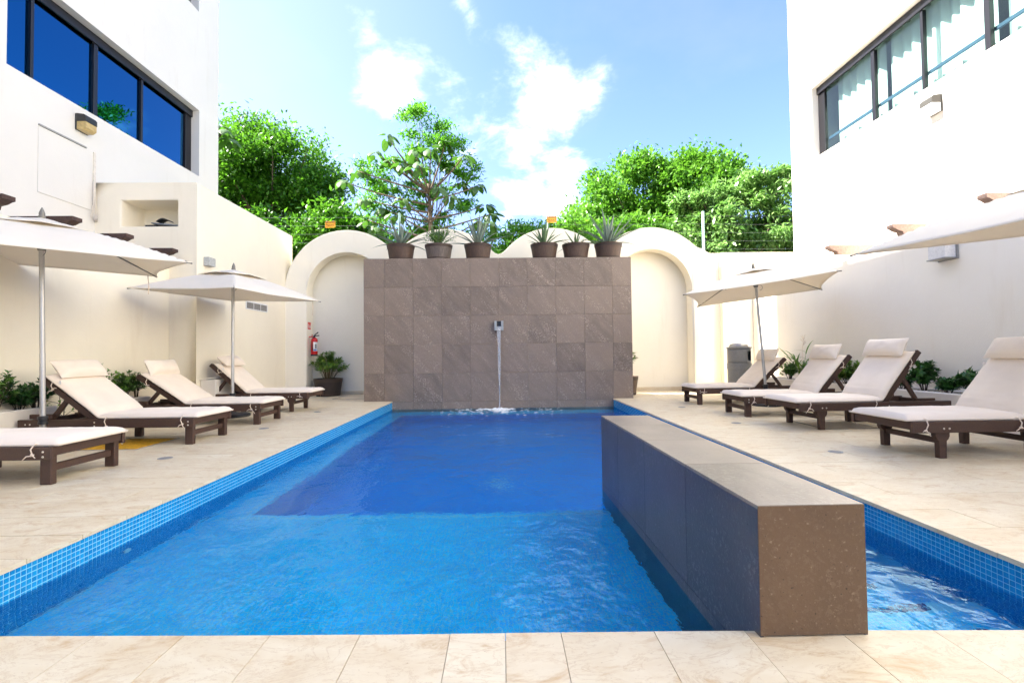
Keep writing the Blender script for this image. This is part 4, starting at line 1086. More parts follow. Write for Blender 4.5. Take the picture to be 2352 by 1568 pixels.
shrub((5.84, 6.12, SZ), .22, .13, 'smallest dark green shrub between two taller ones on the right', M['dark_leaf'], 32, 8, .065, .5)
shrub((5.84, 5.76, SZ), .32, .20, 'wide-topped dark green shrub with bare stems on the right', M['dark_leaf'], 33, 9, .08, .5)
shrub((5.84, 6.85, SZ), .24, .13, 'half hidden dark shrub behind the third right lounger prop', M['dark_leaf'], 34, 7, .065, .5)
shrub((5.82, 7.92, SZ), .40, .21, 'fresh green bushy shrub between the second and third right loungers', M['shrub_bright'], 35, 13, .065, .4, 1.2)
shrub((5.84, 8.35, SZ), .28, .15, 'dark green shrub under the second right lounger headrest', M['shrub_leaf'], 36, 9, .06)
shrub((5.82, 8.95, SZ), .33, .18, 'green shrub at the foot of the tall reeds on the right', M['shrub_bright'], 37, 9, .055)
shrub((5.84, 9.55, SZ), .36, .16, 'dark shrub behind the farthest right lounger headrest', M['shrub_leaf'], 38, 10, .06)
shrub((5.78, 10.12, SZ-.02), .38, .13, 'sparse reddish twiggy plant at the far end of the right planter', M['shrub_leaf'], 39, 5, .05, dens=.6)
def flowers(loc, n, rad, seed):
    rs = random.Random(seed); q = MB()
def blade_mesh(L_, W_, droop, n=8, chan=.25):
    q = MB(); rows = []
    for i in range(n+1):
        t_ = i/n; w_ = W_*(.55+.45*math.sin(min(1, t_*2.2)*PI/2))*(1-t_**2.2)+.001; x = L_*t_*math.cos(droop*t_*.6); z = L_*t_*0-droop*L_*t_*t_*.5
        q.v += [(x, -w_/2, z+w_*chan), (x, 0, z), (x, w_/2, z+w_*chan)]
    for i in range(n):
        a = i*3; q.f += [(a, a+3, a+4, a+1), (a+1, a+4, a+5, a+2)]
    return q
# tall reeds in the right planter: each blade is a leaf of its own
rd = thing('reed_plant', 'tall arching reeds with a seed head in the right planter', 'plant', (5.82, 9.12, SZ))
bm_ = [blade_mesh(1, .085, dr, 9, .15).mesh('reed_leaf', M['grass_leaf']) for dr in (.35, .8, 1.3)]
rs = random.Random(8)
q = MB(); stems = []
for i in range(7):
    a = rs.uniform(0, 2*PI); e = Vector((math.cos(a)*rs.uniform(.05, .22), math.sin(a)*.25, rs.uniform(.35, .66))); q.tube([(0, 0, 0), e*.5+Vector((0, 0, .05)), e], [.006, .005, .002], 5); stems.append(e)
obj('stalk', q, M['grass_leaf'], rd)
for e in stems:
    for k in range(7):
        t_ = rs.uniform(.2, 1); p = e*t_; o = link('leaf', rs.choice(bm_), rd); l_ = rs.uniform(.24, .46)
        o.matrix_local = TR(p.x, p.y, p.z, ry=-rs.uniform(.5, 1.25), rz=rs.uniform(0, 2*PI), s=l_)
q = MB(); q.tube([(0, 0, .3), (.02, .01, .6), (.06, .02, .86)], [.004, .003, .002], 5)
for k in range(14): q.tube([(.04+k*.002, .02, .68+k*.012), (.04+rs.uniform(-.04, .06), .02+rs.uniform(-.04, .04), .72+k*.014)], [.002, .003], 4)
obj('seed_head', q, M['tie'], rd)

# ---- pots
def pot_body(r, rt, rb, h, mat):
    q = MB(); q.lathe([(.0,.0),(rb,.0),(rb+(rt-rb)*.55,h*.55),(rt,h*.97),(rt+.006,h),(rt-.022,h),(rt-.03,h-.04),(.0,h-.04)], 40, cap=False); sharp(obj('pot_body', q, mat, r), 50)
    for z0_, z1_ in ((.06, .13), (.80, .955)):
        ra, rb_ = rb+(rt-rb)*z0_, rb+(rt-rb)*z1_
        q = MB(); q.lathe([(ra-.002, h*z0_), (ra+.006, h*z0_+.003), (rb_+.006, h*z1_-.003), (rb_-.002, h*z1_)], 40, cap=False); sharp(obj('hoop', q, M['pot_band'], r), 30)
    q = MB(); q.lathe([(rt-.024, h-.035), (.001, h-.028)], 24, cap=False); obj('soil', q, M['soil'], r)
agave_me = {k: [blade_mesh(1, w_, dr, 8, .30).mesh('agave_leaf', M[k]) for w_, dr in ((.12, .05), (.11, .35), (.10, .8))] for k in ('agave', 'agave_green')}
def agave(r, z, n, L_, key, seed, spread=1.0):
    rs = random.Random(seed)
    for i in range(n):
        k = i/n; el = (1.45-1.25*k*spread)+rs.uniform(-.1, .1); a = i*2.399+rs.uniform(-.2, .2); me = agave_me[key][0 if k < .45 else (1 if k < .8 or rs.random() < .5 else 2)]
        o = link('leaf', me, r); o.matrix_local = TR(.02*math.cos(a), .02*math.sin(a), z, ry=-el, rz=a, s=L_*1.15*rs.uniform(.8, 1.08)*(1 if k > .15 else .85))
        o.scale[1] *= rs.uniform(.85, 1.2)
PT = FWT+.0115
def pot_thing(x, label, mat, h=.325):
    r = thing('potted_plant', label, 'potted plant', (x, 10.24, PT), (0, 0, random.uniform(0, 6)), 'barrel pots on the fountain wall'); pot_body(r, .295, .243, h, mat); return r
r = pot_thing(-2.17, 'barrel pot with a blue-grey agave, leftmost on the fountain wall', M['pot']); agave(r, .29, 24, .58, 'agave', 1)
r = pot_thing(-1.355, 'greyer barrel pot with bright grassy foliage, second on the fountain wall', M['pot_grey'])
agave(r, .29, 12, .50, 'agave_green', 2, .7)
rs = np.random.default_rng(4); st = MB(); B, Dr, Nn, Ls, Ws = [], [], [], [], []
for i in range(46):
    a = rs.uniform(0, 2*PI); R_ = rs.uniform(.08, .40); H_ = rs.uniform(.16, .44); e = Vector((math.cos(a)*R_, math.sin(a)*R_, .29+H_)); m0 = Vector((e.x*.35, e.y*.35, .29+H_*.85)); c = [Vector((e.x*.15, e.y*.15, .28)), m0, e+Vector((e.x*.25, e.y*.25, -.06))]
    st.tube(c, [.003, .002, .001], 4)
    for j in range(16):
        t_ = rs.uniform(.25, 1); p = c[0].lerp(c[1], t_).lerp(c[1].lerp(c[2], t_), t_); B.append(p); d_ = unit3(1, rs)[0]; d_[2] = d_[2]*.4+.3; Dr.append(d_+np.array(e)*.8); Nn.append((0, .2, 1)); Ls.append(rs.uniform(.06, .12)); Ws.append(.012)
obj('stalk', st, M['stem'], r); stuff(np_quads('foliage', simple_leaves(np.array(B), np.array(Dr), np.array(Nn), np.array(Ls), np.array(Ws)).astype(np.float32), M['bright_leaf'], r))
r = pot_thing(-.507, 'barrel pot with a slim upright agave, third on the fountain wall', M['pot']); agave(r, .29, 24, .62, 'agave', 3)
r = pot_thing(.93, 'barrel pot with a spreading green agave, fourth on the fountain wall', M['pot']); agave(r, .28, 22, .50, 'agave_green', 4)
r = pot_thing(1.62, 'barrel pot with the smallest agave and thin grass, fifth on the fountain wall', M['pot'], .32); agave(r, .27, 18, .36, 'agave_green', 5)
r = pot_thing(2.325, 'barrel pot with a large pale agave, rightmost on the fountain wall', M['pot']); agave(r, .29, 26, .70, 'agave', 6)

def willow_pot(loc, rt, rb, h, label, ph, spread, n, seed, mat):
    r = thing('potted_plant', label, 'potted plant', loc); pot_body(r, rt, rb, h, mat); rs = np.random.default_rng(seed); st = MB(); B, Dr, Nn, Ls, Ws = [], [], [], [], []
    for i in range(n):
        a = rs.uniform(0, 2*PI); k = rs.uniform(.1, 1); e = Vector((math.cos(a)*spread*k, math.sin(a)*spread*.8*k, h+ph*(1-.55*k*k)*rs.uniform(.7, 1.05)))
        c = [Vector((e.x*.25, e.y*.25, h-.05)), Vector((e.x*.5, e.y*.5, h+(e.z-h)*.75)), e]
        cur = [c[0].lerp(c[1], t_).lerp(c[1].lerp(c[2], t_), t_) for t_ in np.linspace(0, 1, 7)]
        st.tube(cur, list(np.linspace(.006, .002, 7)), 5)
        for j in range(34):
            t_ = 1-rs.uniform(0, .6)**1.2; f_ = t_*6; i0 = min(int(f_), 5); p = cur[i0].lerp(cur[i0+1], f_-i0); ax = (cur[i0+1]-cur[i0]).normalized(); v = Vector(unit3(1, rs)[0]); v = (v-ax*v.dot(ax)).normalized()
            B.append(p); Dr.append(v*.8+ax*.7+Vector((0, 0, -.1))); Nn.append(ax+Vector((0, 0, .5))); l_ = rs.uniform(.07, .135); Ls.append(l_); Ws.append(l_*.2)
    obj('stem', st, M['stem'], r); stuff(np_quads('foliage', simple_leaves(np.array(B), np.array(Dr), np.array(Nn), np.array(Ls), np.array(Ws)).astype(np.float32), M['shrub_bright'] if seed == 6 else M['shrub_leaf'], r))
willow_pot((-4.22, 11.58, 0), .335, .27, .42, 'dark tub with a bushy narrow-leaved plant under the fire extinguisher', .62, .48, 46, 6, M['pot_dark'])
willow_pot((2.80, 10.86, 0), .30, .245, .42, 'barrel pot with a thin plant half hidden behind the fountain wall', .75, .28, 14, 7, M['pot'])

# ---- litter bin
bn2 = thing('litter_bin', 'grey round litter bin with a steel dome top in the back right corner', 'litter bin', (5.12, 10.18, 0), (0, 0, 0))
q = MB(); q.lathe([(.0,.0),(.228,.0),(.238,.03),(.238,.58),(.246,.585),(.246,.70),(.24,.705)], 40, cap=False); sharp(obj('lower_body', q, M['grey_plastic'], bn2), 30)
q = MB(); n = 40
for j in range(n):          # upper body with an opening facing the camera's right
    a0, a1 = 2*PI*j/n, 2*PI*(j+1)/n; am = (a0+a1)/2
    for z0_, z1_ in ((.70, .76), (.76, .96), (.96, 1.02)):
        if z0_ == .76 and (-1.25 < am-2*PI < -.55): continue
        q.add([(.236*math.cos(a0), .236*math.sin(a0), z0_), (.236*math.cos(a1), .236*math.sin(a1), z0_), (.236*math.cos(a1), .236*math.sin(a1), z1_), (.236*math.cos(a0), .236*math.sin(a0), z1_)], [(0,1,2,3)])
o = obj('upper_body', q, M['grey_plastic'], bn2, fixn=False); weld(o); o.modifiers.new('thick', 'SOLIDIFY').thickness = .012; sharp(o, 30)
q = MB(); q.lathe([(.19,.72),(.19,1.0)], 24, cap=False); obj('liner', q, M['black'], bn2)
q = MB(); q.lathe([(.236,1.015),(.25,1.02),(.25,1.05),(.235,1.055)], 40); sharp(obj('rim', q, M['grey_plastic'], bn2), 30)
q = MB(); q.lathe([(.20,1.05),(.195,1.085),(.17,1.115),(.11,1.135),(.04,1.142),(.0,1.143)], 32, cap=False); obj('dome', q, M['steel'], bn2, smooth=True)

# ---- fire extinguisher and its sign on the niche reveal
XN = cx[0]-RI[0]
fe = thing('fire_extinguisher', 'red fire extinguisher hanging in the left niche above the dark tub', 'fire extinguisher', (XN+.125, 11.60, .97))
q = MB(); q.lathe([(.0,.0),(.07,.0),(.078,.012),(.078,.37),(.07,.405),(.045,.43),(.022,.44)], 28, cap=False); sharp(obj('cylinder', q, M['red'], fe), 50)
q = MB(); q.lathe([(.0785,-.004),(.081,.0),(.081,.03),(.0785,.034)], 28, cap=False); obj('base_ring', q, M['black'], fe, smooth=True)
q = MB(); q.lathe([(.024,.435),(.024,.475),(.015,.48),(.015,.50)], 14); obj('valve', q, M['black'], fe)
q = MB(); q.cbox(-.012, .012, -.012, .012, .0, .11, .004, TR(.01, 0, .50, ry=.9)); q.cbox(-.012, .012, -.012, .012, 0, .12, .004, TR(.0, 0, .475, ry=1.45)); obj('handle', q, M['black'], fe)
q = MB(); q.cbox(-.125, .0, -.015, .015, .445, .47, .004); q.cbox(-.06, -.045, -.008, .008, .47, .52, .003); obj('bracket', q, M['red'], fe)
q = MB(); q.tube([(0, -.03, .47), (-.03, -.06, .40), (-.02, -.085, .25), (.0, -.088, .12)], .010, 8); obj('hose', q, M['black'], fe, smooth=True)
q = MB()
for k in range(9):
    a0, a1 = -1.5+.165*k, -1.5+.165*(k+1); R_ = .0795
    q.add([(R_*math.cos(a0), R_*math.sin(a0), .11), (R_*math.cos(a1), R_*math.sin(a1), .11), (R_*math.cos(a1), R_*math.sin(a1), .33), (R_*math.cos(a0), R_*math.sin(a0), .33)], [(0,1,2,3)])
lab = obj('paper_label', q, M['white'], fe, fixn=False)
for (a0, a1, z0_, z1_, mt) in ((-.95, -.55, .17, .28, 'print_black'), (-1.4, -.55, .12, .15, 'print_blue')):
    q = MB(); R_ = .0805
    for k in range(5):
        b0, b1 = a0+(a1-a0)*k/5, a0+(a1-a0)*(k+1)/5; q.add([(R_*math.cos(b0), R_*math.sin(b0), z0_), (R_*math.cos(b1), R_*math.sin(b1), z0_), (R_*math.cos(b1), R_*math.sin(b1), z1_), (R_*math.cos(b0), R_*math.sin(b0), z1_)], [(0,1,2,3)])
    obj('print', q, M[mt], lab, fixn=False)
sg = thing('safety_sign', 'small red extinguisher sign on the niche side above the extinguisher', 'sign', (XN+.002, 11.59, 1.69))
q = MB(); q.cbox(0, .004, -.10, .10, -.10, .10, .001); obj('border', q, M['white'], sg)
q = MB(); q.box(.0045, .0055, -.09, .09, -.082, .092); fl = obj('field', q, M['sign_red'], sg)
q = MB(); q.box(.006, .0068, -.055, -.03, -.05, .03); q.box(.006, .0068, -.05, -.035, .03, .05); q.box(.006, .0068, -.03, -.005, .035, .045)
q.prism([(.02,-.05),(.06,-.05),(.07,-.02),(.05,.04),(.045,.0),(.03,.03),(.015,-.01)], 0, .006, .0068); obj('pictogram', q, M['white'], fl)

# ---- wall lamps, vent, boxes
def hood_lamp(loc, sgn, hood, lens, label):
    r = thing('wall_lamp', label, 'wall lamp', loc); s = sgn
    def bx(x0, x1, *a, name=None, mat=None, b=.006):
        q = MB(); xa, xb = sorted((s*x0, s*x1)); q.cbox(xa, xb, *a, b); return obj(name, q, mat, r)
    bx(0, .025, -.115, .115, -.02, .25, name='back_plate', mat=hood)
    q = MB(); prof = [(s*.025, .25), (s*.14, .235), (s*.17, .20), (s*.17, .12), (s*.025, .12)]; q.prism(prof, 1, -.11, .11); obj('hood', q, hood, r)
    q = MB(); prof = [(s*.025, .118), (s*.165, .118), (s*.165, .02), (s*.11, -.015), (s*.025, -.015)]; q.prism(prof, 1, -.105, .105); obj('lens', q, lens, r)
hood_lamp((XU+.001, 7.86, 4.70), 1, M['lamp_black'], M['lamp_amber'], 'old wall lamp with black hood and yellowed lens under the left window')
hood_lamp((XRU-.001, 7.30, 4.70), -1, M['lamp_grey'], M['lamp_white'], 'wall lamp with speckled grey hood under the right window')
r = thing('wall_lamp', 'boxy white wall lamp with grey frame on the right wall under the parasol', 'wall lamp', (XRL-.001, 6.36, 2.18))
q = MB(); q.cbox(-.02, 0, -.15, .15, -.01, .25, .004); obj('back_plate', q, M['metal_grey'], r)
q = MB(); q.cbox(-.19, -.02, -.14, .14, .225, .24, .003); obj('top_plate', q, M['metal_grey'], r)
q = MB(); q.cbox(-.19, -.02, -.14, .14, .0, .015, .003); obj('bottom_plate', q, M['metal_grey'], r)
q = MB(); q.cbox(-.175, -.021, -.125, .125, .016, .224, .003); obj('diffuser', q, M['lamp_white'], r)
jb = obj('junction_box', MB().cbox(XB+.001, XB+.10, 8.33, 8.52, 2.56, 2.71, .004), M['box_grey']); tag(jb, 'small grey metal box fixed high on the left block', 'junction box')
vg = thing('vent_grille', 'slatted grey air vent in the left block wall behind the far parasol', 'vent', (XB+.001, 10.13, 1.93))
q = MB(); q.cbox(0, .012, -.44, .44, 0, .02, .002); q.cbox(0, .012, -.44, .44, .15, .17, .002); q.cbox(0, .012, -.44, -.42, .021, .149, .002); q.cbox(0, .012, .42, .44, .021, .149, .002); obj('vent_frame', q, M['white'], vg)
for i in range(8):
    q = MB(); q.box(-.001, .008, -.42, .42, .024+i*.016, .0335+i*.016); obj('slat', q, M['grille'], vg)
q = MB(); q.box(-.0008, .001, -.42, .42, .02, .15); obj('backing', q, M['dark_room'], vg)
for y in (-.14, .14): obj('divider', MB().cbox(.0085, .012, y-.008, y+.008, .021, .149, .001), M['white'], vg)
cb = thing('cable_bundle', 'loose pale cables hanging down the left building beside the recess', 'cable', (XU+.015, 8.10, 3.45))
q = MB(); q.cbox(-.01, .02, -.02, .02, .1, 1.0, .004); obj('conduit', q, M['cable'], cb)
rs = random.Random(3)
for k in range(4):
    q = MB(); y = -.03+.018*k; q.tube([(.01, y, .5), (.03, y-.03*rs.random(), .1), (.03, y-.06+.02*k, -.12), (.04, y, -.18), (.03, y+.03, -.05)], .005, 6); obj('cable', q, M['cable'], cb, smooth=True)

# ---- floor lights, grating, hatch lid
fl_me = MB().lathe([(.0,.003),(.046,.003),(.048,.0045),(.060,.004),(.063,.0012)], 28, cap=False).mesh('rim', M['metal_grey'], True)
gl_me = MB().lathe([(.0,.005),(.042,.0048),(.045,.0035)], 24, cap=False).mesh('lens', M['grey_plastic'], True)
for x, y, lab in ((-3.235, 4.63, 'round floor light in front of the second left lounger'), (-3.20, 6.44, 'round floor light in front of the third left lounger'), (-3.19, 8.25, 'round floor light in front of the farthest left lounger'),
                  (3.13, 4.44, 'round floor light in front of the nearest right lounger'), (3.115, 6.31, 'round floor light in front of the third right lounger'), (3.10, 8.2, 'round floor light in front of the far right loungers')):
    o = thing('floor_light', lab, 'floor light', (x, y, .0012), group='round lights set in the deck'); link('rim', fl_me, o); link('lens', gl_me, o)
gt = thing('floor_grate', 'yellow plastic grating let into the deck under the second left lounger', 'grate', (-4.16, 5.42, 0))
q = MB()
for a in ((-.31, .31, -.34, -.325), (-.31, .31, .325, .34), (-.31, -.295, -.3245, .3245), (.295, .31, -.3245, .3245)): q.cbox(*a, .001, .006, .001)
obj('rim', q, M['metal_grey'], gt)
for i in range(22):
    q = MB(); y = -.316+i*.0292; q.cbox(-.294, .294, y, y+.022, .0012, .0075, .002); obj('slat', q, M['yellow_grate'], gt)
ht = thing('hatch', 'square stone-faced floor hatch with dark rim under the third right lounger', 'hatch', (4.27, 6.08, 0), (0, 0, D(.5)))
q = MB()
for a in ((-.34, .34, -.36, -.352), (-.34, .34, .352, .36), (-.34, -.332, -.3515, .3515), (.332, .34, -.3515, .3515)): q.box(*a, .001, .0045)
obj('rim', q, M['black'], ht); q = MB(); q.cbox(-.328, .328, -.348, .348, .0012, .004, .001); obj('lid', q, M['travertine'], ht)
h2 = thing('hatch', 'stone floor hatch on the deck beside the left end of the fountain wall', 'hatch', (-3.35, 10.95, 0))
q = MB()
for a in ((-.44, .44, -.30, -.292), (-.44, .44, .292, .30), (-.44, -.432, -.2915, .2915), (.432, .44, -.2915, .2915)): q.box(*a, .001, .0045)
obj('rim', q, M['black'], h2); q = MB(); q.cbox(-.428, .428, -.288, .288, .0012, .004, .001); obj('lid', q, M['travertine'], h2)

# ---- spout, falling water, foam
sp_ = thing('water_spout', 'square steel water spout on the fountain wall', 'spout', (-.068, YW-.009, 1.55))
q = MB()
for a in ((-.095, -.045), (.045, .095)): q.cbox(a[0], a[1], -.10, .0, -.10, .10, .003)
q.cbox(-.0445, .0445, -.10, .0, -.10, -.02, .003); obj('casing', q, M['steel'], sp_)
q = MB(); q.box(-.0445, .0445, -.015, -.002, -.02, .098); obj('throat', q, M['black'], sp_)
jt = []
rs = random.Random(12)
q = MB()
for k in range(3):
    ox = (-.018, .0, .016)[k]
    pts = []; rad = []
    for i in range(40):
        t_ = i/39; z = 1.535-(1.535-WATER-.005)*t_; y = YW-.115-.13*math.sqrt(t_)*.9
        pinch = 1-.72*min(1, t_*1.6)
        pts.append((-.068+ox*pinch*1.6+.012*math.sin(t_*9+k*2)*t_+.004*mnoise.noise((t_*14, k, 0)), y-.004*k, z)); rad.append((.0125*(1-.45*t_)+.005*abs(mnoise.noise((t_*16+k*5, 1, k)))))
    q.tube(pts, rad, 8)
jet = tag(stuff(obj('falling_water', q, M['jet'], smooth=True)), 'thin stream of water falling from the spout into the pool', 'water')
rs = np.random.default_rng(9); F_ = MB(); jx, jy = -.068, YW-.23
for i in range(230):
    k = rs.random(); R_ = .05+.95*k**1.5; a = rs.uniform(0, 2*PI); x = jx+R_*math.cos(a)*1.35; y = jy+R_*math.sin(a)*.95-.22*k
    if y > YW-.10 or x < XL+.03 or x > XR_-.03: continue
    s_ = rs.uniform(.008, .035)*(1.25-.8*k); n = 8; ph = rs.uniform(0, 6)
    ring = [(x+s_*1.9*math.cos(2*PI*j/n)*(1+.35*math.sin(3*j+ph)), y+s_*math.sin(2*PI*j/n)*(1+.35*math.cos(2*j+ph)), 0) for j in range(n)]
    z = WATER+.004+.002*rs.random()
    F_.add([(p[0], p[1], z) for p in ring]+[(x, y, z+s_*.35)], [(j, (j+1) % n, n) for j in range(n)])
for i in range(60):
    a = rs.uniform(0, 2*PI); R_ = rs.uniform(0, .16); h = rs.uniform(.01, .05)*(1-R_*4); s_ = rs.uniform(.012, .03)
    F_.lathe([(s_, 0), (s_*.8, max(.006, h*.6)), (s_*.2, max(.01, h))], 7, TR(jx+R_*1.5*math.cos(a), jy+R_*math.sin(a), WATER+.002))
tag(stuff(obj('foam', F_, M['foam'], smooth=True, fixn=False)), 'white foam and ripples where the stream meets the pool', 'foam')

# ---- electric fence on the back wall with two warning signs
ef = thing('electric_fence', 'thin electric fence of pale posts and wires along the back wall', 'fence', (0, 11.64, 0))
for x, z0_ in ((5.03, 3.40), (-2.50, 3.3), (1.15, 3.9)):
    z1_ = 4.45 if x != 1.15 else 4.32; wd = .025 if x != 1.15 else .012
    q = MB(); q.cbox(-wd, wd, -wd, wd, 0, z1_-z0_, .004); o = obj('post', q, M['post'], ef); o.location = (x, 0, z0_)
for k in range(5):
    z = 3.52+.205*k
    for a, b in (((-8.5, z+.02), (5.03, z)), ((5.03, z), (7.4, z-.02))):
        q = MB(); q.tube([(a[0], 0, a[1]), ((a[0]+b[0])/2, 0, (a[1]+b[1])/2-.012), (b[0], 0, b[1])], .0016, 5); obj('wire', q, M['wire'], ef)
def text_mesh(s, size, mat):
    cu = bpy.data.curves.new('txt', 'FONT'); cu.body = s; cu.size = size; cu.align_x = 'CENTER'; cu.align_y = 'CENTER'; cu.extrude = .0004; cu.offset = size*.012
    o = bpy.data.objects.new('txt', cu); COL.objects.link(o); bpy.context.view_layer.update()
    me = bpy.data.meshes.new_from_object(o.evaluated_get(bpy.context.evaluated_depsgraph_get())); bpy.data.objects.remove(o); bpy.data.curves.remove(cu)
    me.materials.clear(); me.materials.append(mat); return me
tm1 = text_mesh('DANGER', .058, M['print_black']); tm2 = text_mesh('PELIGRO', .052, M['print_black'])
for x, z, lab in ((-4.18, 4.175, 'orange high-voltage warning sign on the fence over the first arch'), (1.255, 4.265, 'orange high-voltage warning sign on the fence over the third arch')):
    r = thing('warning_sign', lab, 'sign', (x, 11.62, z), (0, D(-1.5), 0))
    q = MB(); q.cbox(-.122, .122, -.003, .003, -.078, .078, .001); pl = obj('plate', q, M['sign_orange'], r)
    o = link('lettering', tm1, pl); o.matrix_local = TR(0, -.0045, .048, rx=PI/2)
    o = link('lettering', tm2, pl); o.matrix_local = TR(0, -.0045, -.022, rx=PI/2)
    for sx in (-1, 1):
        q = MB(); q.prism([(sx*.098-.009,.025),(sx*.098+.010,.022),(sx*.098+.003,-.004),(sx*.098-.004,-.004)], 1, -.0045, -.0035); obj('mark', q, M['sign_red'], pl)
    q = MB(); q.box(-.11, -.06, -.0045, -.0035, -.064, -.050); obj('mark', q, M['sign_red'], pl)
    q = MB(); q.box(-.05, .11, -.0045, -.0035, -.060, -.055); obj('print', q, M['print_black'], pl)
    for sx in (-.08, .07): obj('clip', MB().cbox(sx-.006, sx+.006, -.006, .006, .07, .09, .002), M['white'], r)

# ================================================================== TREES
def tree(name, label, base, trunk_h, blobs, n_clump, n_leaf, leaf, mat, seed, clump_r=.42, wid=.5, trunk_r=.12, up=.5, lean=(0, 0), group='trees behind the wall', droop=.0, shell=.55, flat=.75):
    """blobs: (x,y,z,rx,ry,rz) in world space; leaves gather in clumps on limb tips spread through the blobs"""
    r = thing(name, label, 'tree', base, (0, 0, 0), group); rs = np.random.default_rng(seed); b0 = np.array(base)
    vol = np.array([b[3]*b[4]*b[5] for b in blobs])**(2/3); vol = vol/vol.sum(); C = []
    for i in range(n_clump):
        b = blobs[rs.choice(len(blobs), p=vol)]; d = unit3(1, rs)[0]; k = shell+(1-shell)*rs.random()**.7
        if rs.random() < .18: k *= rs.random()
        C.append(np.array(b[:3])+d*np.array(b[3:])*k)
    C = np.array(C)-b0
    tk = MB(); top = Vector((lean[0], lean[1], trunk_h)); tr = [Vector((0, 0, -.1)), Vector((lean[0]*.3+.08, lean[1]*.3, trunk_h*.4)), top]
    tr = [tr[0].lerp(tr[1], t_).lerp(tr[1].lerp(tr[2], t_), t_) for t_ in np.linspace(0, 1, 9)]
    tk.tube(tr, list(np.linspace(trunk_r, trunk_r*.55, 9)), 9); obj('trunk', tk, M['bark'], r, smooth=True)
    lm = MB()
    for i in rs.choice(len(C), min(len(C), 46), replace=False):
        e = Vector(C[i]); s_ = tr[int(rs.integers(5, 9))]; mdl = s_.lerp(e, .5)+Vector((0, 0, .18*(e-s_).length*rs.uniform(.2, 1)))
        cur = [s_.lerp(mdl, t_).lerp(mdl.lerp(e, t_), t_) for t_ in np.linspace(0, 1, 7)]
        rr_ = trunk_r*.34*rs.uniform(.5, 1); lm.tube(cur, list(np.linspace(rr_, rr_*.25, 7)), 5)
    obj('limbs', lm, M['bark'], r, smooth=True)
    per = rs.multinomial(n_leaf, np.ones(len(C))/len(C)); idx = np.repeat(np.arange(len(C)), per); N_ = len(idx)
    size = clump_r*rs.uniform(.55, 1.35, len(C))
    off = rs.normal(size=(N_, 3))*np.array([1, 1, flat])*.52; pos = C[idx]+off*size[idx][:, None]
    outd = pos-np.array([lean[0], lean[1], trunk_h+.2]); outd /= np.linalg.norm(outd, axis=1, keepdims=True)+1e-6
    dr = unit3(N_, rs)*.8+outd*.5+np.array([0, 0, -droop]); nr = unit3(N_, rs)*.55+np.array([0, 0, up])+outd*.35
    L_ = leaf*rs.uniform(.55, 1.3, N_); V = simple_leaves(pos, dr, nr, L_, L_*wid)
    stuff(np_quads('crown', V.astype(np.float32), mat, r)); return r
tree('leafy_tree', 'large bright green leafy tree rising behind the left block', (-8.3, 17.2, 0), 5.0,
     [(-8.6,17.2,6.6,2.9,2.2,2.6), (-7.6,17,7.4,1.7,1.6,1.9), (-9.4,17.4,7.6,1.8,1.8,1.9), (-6.9,16.9,5.4,1.5,1.4,1.9), (-10.6,17.5,6.8,1.6,1.6,2.4), (-8,16.9,3.9,2.4,1.5,1.3)], 230, 80000, .155, M['tree_a'], 1, .58, .5, .2)
tree('feathery_tree', 'slender feathery tree rising highest in the middle of the sky', (-2.10, 14.3, 0), 5.0,
     [(-2.28,14.30,7.92,0.76,0.72,0.67), (-2.86,14.30,7.30,0.76,0.63,0.54), (-1.70,14.21,7.25,0.76,0.63,0.54), (-3.66,14.39,6.63,0.72,0.63,0.49), (-2.32,14.12,6.27,0.80,0.63,0.54), (-1.21,14.30,6.54,0.54,0.54,0.45), (-3.13,14.30,5.73,0.89,0.63,0.54), (-1.70,14.21,5.46,0.89,0.63,0.54), (-4.11,14.30,5.64,0.63,0.54,0.45)], 60, 9000, .14, M['tree_d'], 2, .33, .34, .06, flat=.45)
tree('leafy_tree', 'round-topped lime green tree to the right of centre', (5.7, 18.2, 0), 4.4,
     [(4.6,18,6.4,1.9,1.6,1.7), (6.2,18,7.0,2.0,1.7,1.75), (7.9,18.1,6.9,1.5,1.5,1.7), (3.9,17.8,5.2,1.4,1.4,1.5), (6.2,17.6,5.2,2.4,1.6,1.5), (4.3,18,7.2,.9,.9,.95), (7.3,18.4,7.7,.9,.9,1.0)], 210, 68000, .16, M['tree_b'], 3, .52, .55, .2)
tree('spreading_tree', 'pale silvery green spreading tree beside the right building', (7.6, 15.2, 0), 3.9,
     [(8.6,15,5.9,1.3,1.1,1.15), (7.2,15,5.2,1.3,1.1,1.0), (5.9,14.9,4.9,1.2,1.0,.95), (9.6,15,4.7,1.0,1,1.2), (6.6,14.8,4.2,1.4,1,.75), (8.2,14.8,4.3,1.3,1,.9), (5.0,14.9,4.3,.9,.9,.7), (9.3,15.1,6.2,.7,.7,.7)], 105, 42000, .175, M['tree_c'], 4, .36, .36, .16, droop=.45, flat=.6)
tree('leafy_bush', 'low bright bush showing between the second and third arches', (-.2, 14.4, 0), 3.4,
     [(-.4,14.4,3.9,1.0,.8,.8), (.6,14.5,4.3,.8,.7,.7), (1.6,14.5,4.5,.8,.8,.6)], 46, 8000, .15, M['tree_d'], 5, .36, .36, .08, flat=.5)
tree('leafy_bush', 'bright bush behind the pots under the lime green tree', (3.2, 14.6, 0), 3.4,
     [(2.3,14.6,4.3,1.0,.8,.85), (3.6,14.6,4.5,1.1,.8,.85), (4.5,14.7,4.2,.8,.8,.9)], 60, 12000, .16, M['tree_b'], 6, .38, .45, .08, flat=.6)
